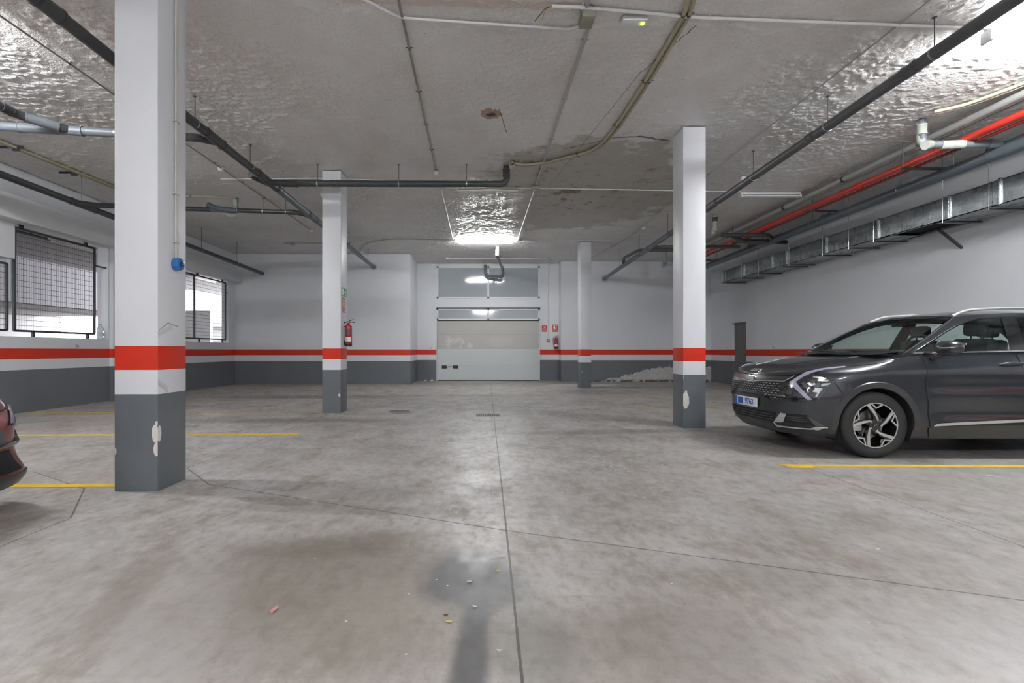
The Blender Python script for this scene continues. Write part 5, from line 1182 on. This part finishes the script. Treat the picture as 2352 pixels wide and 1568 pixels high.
    ob('sill_chrome_strip',multi(BD,s,[((1.70,.352),(1.78,.357),(1.78,.382),(1.73,.372)),((1.78,.357),(3.15,.425),(3.15,.455),(1.78,.382))],.016,nu=20),m_silver,car)
    ob('tail_light',multi(BD,s,[((4.3,.98),(5.0,.98),(5.0,1.05),(4.2,1.08))],.006),m_carred,car)
    handle(car,2.38,s); handle(car,3.35,s,1.05)
# bonnet creases (raised ribs), badge, plate
for s in (-1,1):
    b=BM(); tube(b,[(x,s*(.36+.22*(x-.25)),BD.H(x,.36+.22*(x-.25))+.0) for x in np.linspace(.3,1.05,14)],.006,6,sc=(1,1))
    ob('bonnet_crease',b,m_gun,car)
b=BM()
def HP(y,u): x=.10+.06*u; return (x-.006,y,BD.H(x,y)+.006)
# stylised badge strokes, read from the front: y runs to the viewer's right as -y
S=[((.105,0),(.105,1)),((.105,.45),(.062,1)),((.095,.5),(.05,0)),((.05,0),(.012,1)),((.012,1),(.012,0)),((.012,0),(-.05,1)),((-.05,1),(-.092,0)),((-.05,1),(-.05,.9)),((-.092,0),(-.105,0))]
for (a,u),(c_,v) in S: tube(b,[HP(a,u),HP(c_,v)],.008,6)
ob('badge_lettering',b,m_chrome,car)
b=BM(); q=[(-.10,.80),(.10,.80),(.075,.845),(-.075,.845)]
lo=[b.verts.new((BD.xf(z)-.018,y,z)) for y,z in q]; hi=[b.verts.new((BD.xf(z)+.03,y*1.1,z)) for y,z in q]; b.faces.new(lo); b.faces.new(hi[::-1])
for i in range(4): b.faces.new((lo[i],hi[i],hi[(i+1)%4],lo[(i+1)%4]))
bmesh.ops.recalc_face_normals(b,faces=b.faces); ob('radar_sensor',b,simple('radar cover',(.16,.18,.20),.2,coat=.8),car)
b=BM(); box(b,-.022,-.012,-.26,.26,.48,.59,.002); pl=ob('licence_plate',b,m_plate,car,label='white plate with blue band')
b=BM(); box(b,-.0235,-.021,.205,.256,.485,.585); box(b,-.0235,-.021,.06,.185,.495,.575); ob('plate_blue_band',b,m_plblue,pl,smooth=0)
b=BM(); M=Matrix.Translation((-.0222,-.085,.535))@Matrix.Rotation(-math.pi/2,4,'Z')@Matrix.Rotation(math.pi/2,4,'X'); text_bm(b,'9763',.095,M,.0008,bold=.004); ob('plate_digits',b,m_plblue,pl,smooth=0)
# ---- red car, only its front corner reaches into view
BR=Body(**HAT)
red=thing('car','dark red hatchback at the far left edge, only its front corner in view','car',(-3.24,3.09,0),rot=math.pi,local=True)
wr=[(.85,-.75,.32),(.85,.75,.32),(3.4,-.75,.32),(3.4,.75,.32)]
ob('body_shell',cut_arches(shell(BR,NZ=22,NP=80,NK=16),wr,.36,.86),m_carred,red,smooth=40)
def rp(name,s,q,mat,off=.004,**k): ob(name,multi(BR,s,q,off,**k),mat,red)
for s in (-1,1):
    rp('lower_intake',s,[((0,.31),(.40,.31),(.34,.46),(0,.47))],m_black,.006)
    rp('intake_surround',s,[((0,.50),(.30,.50),(.28,.60),(0,.62))],m_dgrey,.008)
    rp('front_lip',s,[((0,.21),(.98,.22),(.90,.275),(0,.30))],m_clad,.012,nu=16)
    ob('bumper_trim',ribbon(BR,s,[(.0,.50),(.45,.49),(.62,.52),(.74,.60),(.78,.66)],.014,.012),m_gloss,red)
    rp('headlight',s,[((.34,.63),(.60,.60),(.80,.74),(.44,.73))],m_gloss,.006)
    ob('headlight_rim',ribbon(BR,s,[(.44,.735),(.66,.745),(.80,.745),(.74,.66),(.60,.60)],.007,.010),m_chrome,red)
    rp('headlight_lens',s,[((.38,.64),(.60,.615),(.76,.73),(.46,.725))],m_drl,.012)
    rp('side_vent',s,[((.80,.40),(.86,.42),(.86,.68),(.83,.70))],m_gloss,.008)
    ob('bonnet_seam',ribbon(BR,s,[(0,.715),(.4,.74),(.7,.80),(.9,.86)],.005,.002),m_black,red)
for x,y,z in wr:
    s=-1 if y<0 else 1; b=BM(); tube(b,[(x,s*.62,.31),(x,s*.635,.31),(x,s*.80,.31),(x,s*.815,.31)],[.27,.31,.31,.27],40); ob('tyre',b,m_tyre,red)
    b=BM(); disc(b,(x,s*.80,.31),.20,(0,s,0),.018,32); ob('rim',b,m_silver,red)
b=BM()
def RP(u,v):
    x=1.0+.9*u; w=v*2-1; return (x-.1*(1-w*w)*(1-u),w*(.70-.12*u),.97+.42*u+.03*(1-w*w))
quadgrid(b,RP,8,12); ob('windscreen',b,m_cg,red)
b=BM()
def RR(u,v):
    w=v*2-1; x=1.9+1.9*u; return (x,w*.58,1.39+.03*(1-w*w)+.05*math.sin(math.pi*min(1,u*1.3))-.12*u*u)
quadgrid(b,RR,12,12); ob('roof',b,m_carred,red)
for s in (-1,1):
    b=BM(); quadgrid(b,lambda u,v:(1.05+(2.9)*u,s*(.70-.12*v*min(1,1)),.98+max(.0,min(.41,(u*2.9)*.46 if u<.3 else .41-(max(0,u-.75))*.6))*v),20,4); ob('side_glass',b,m_gloss,red)
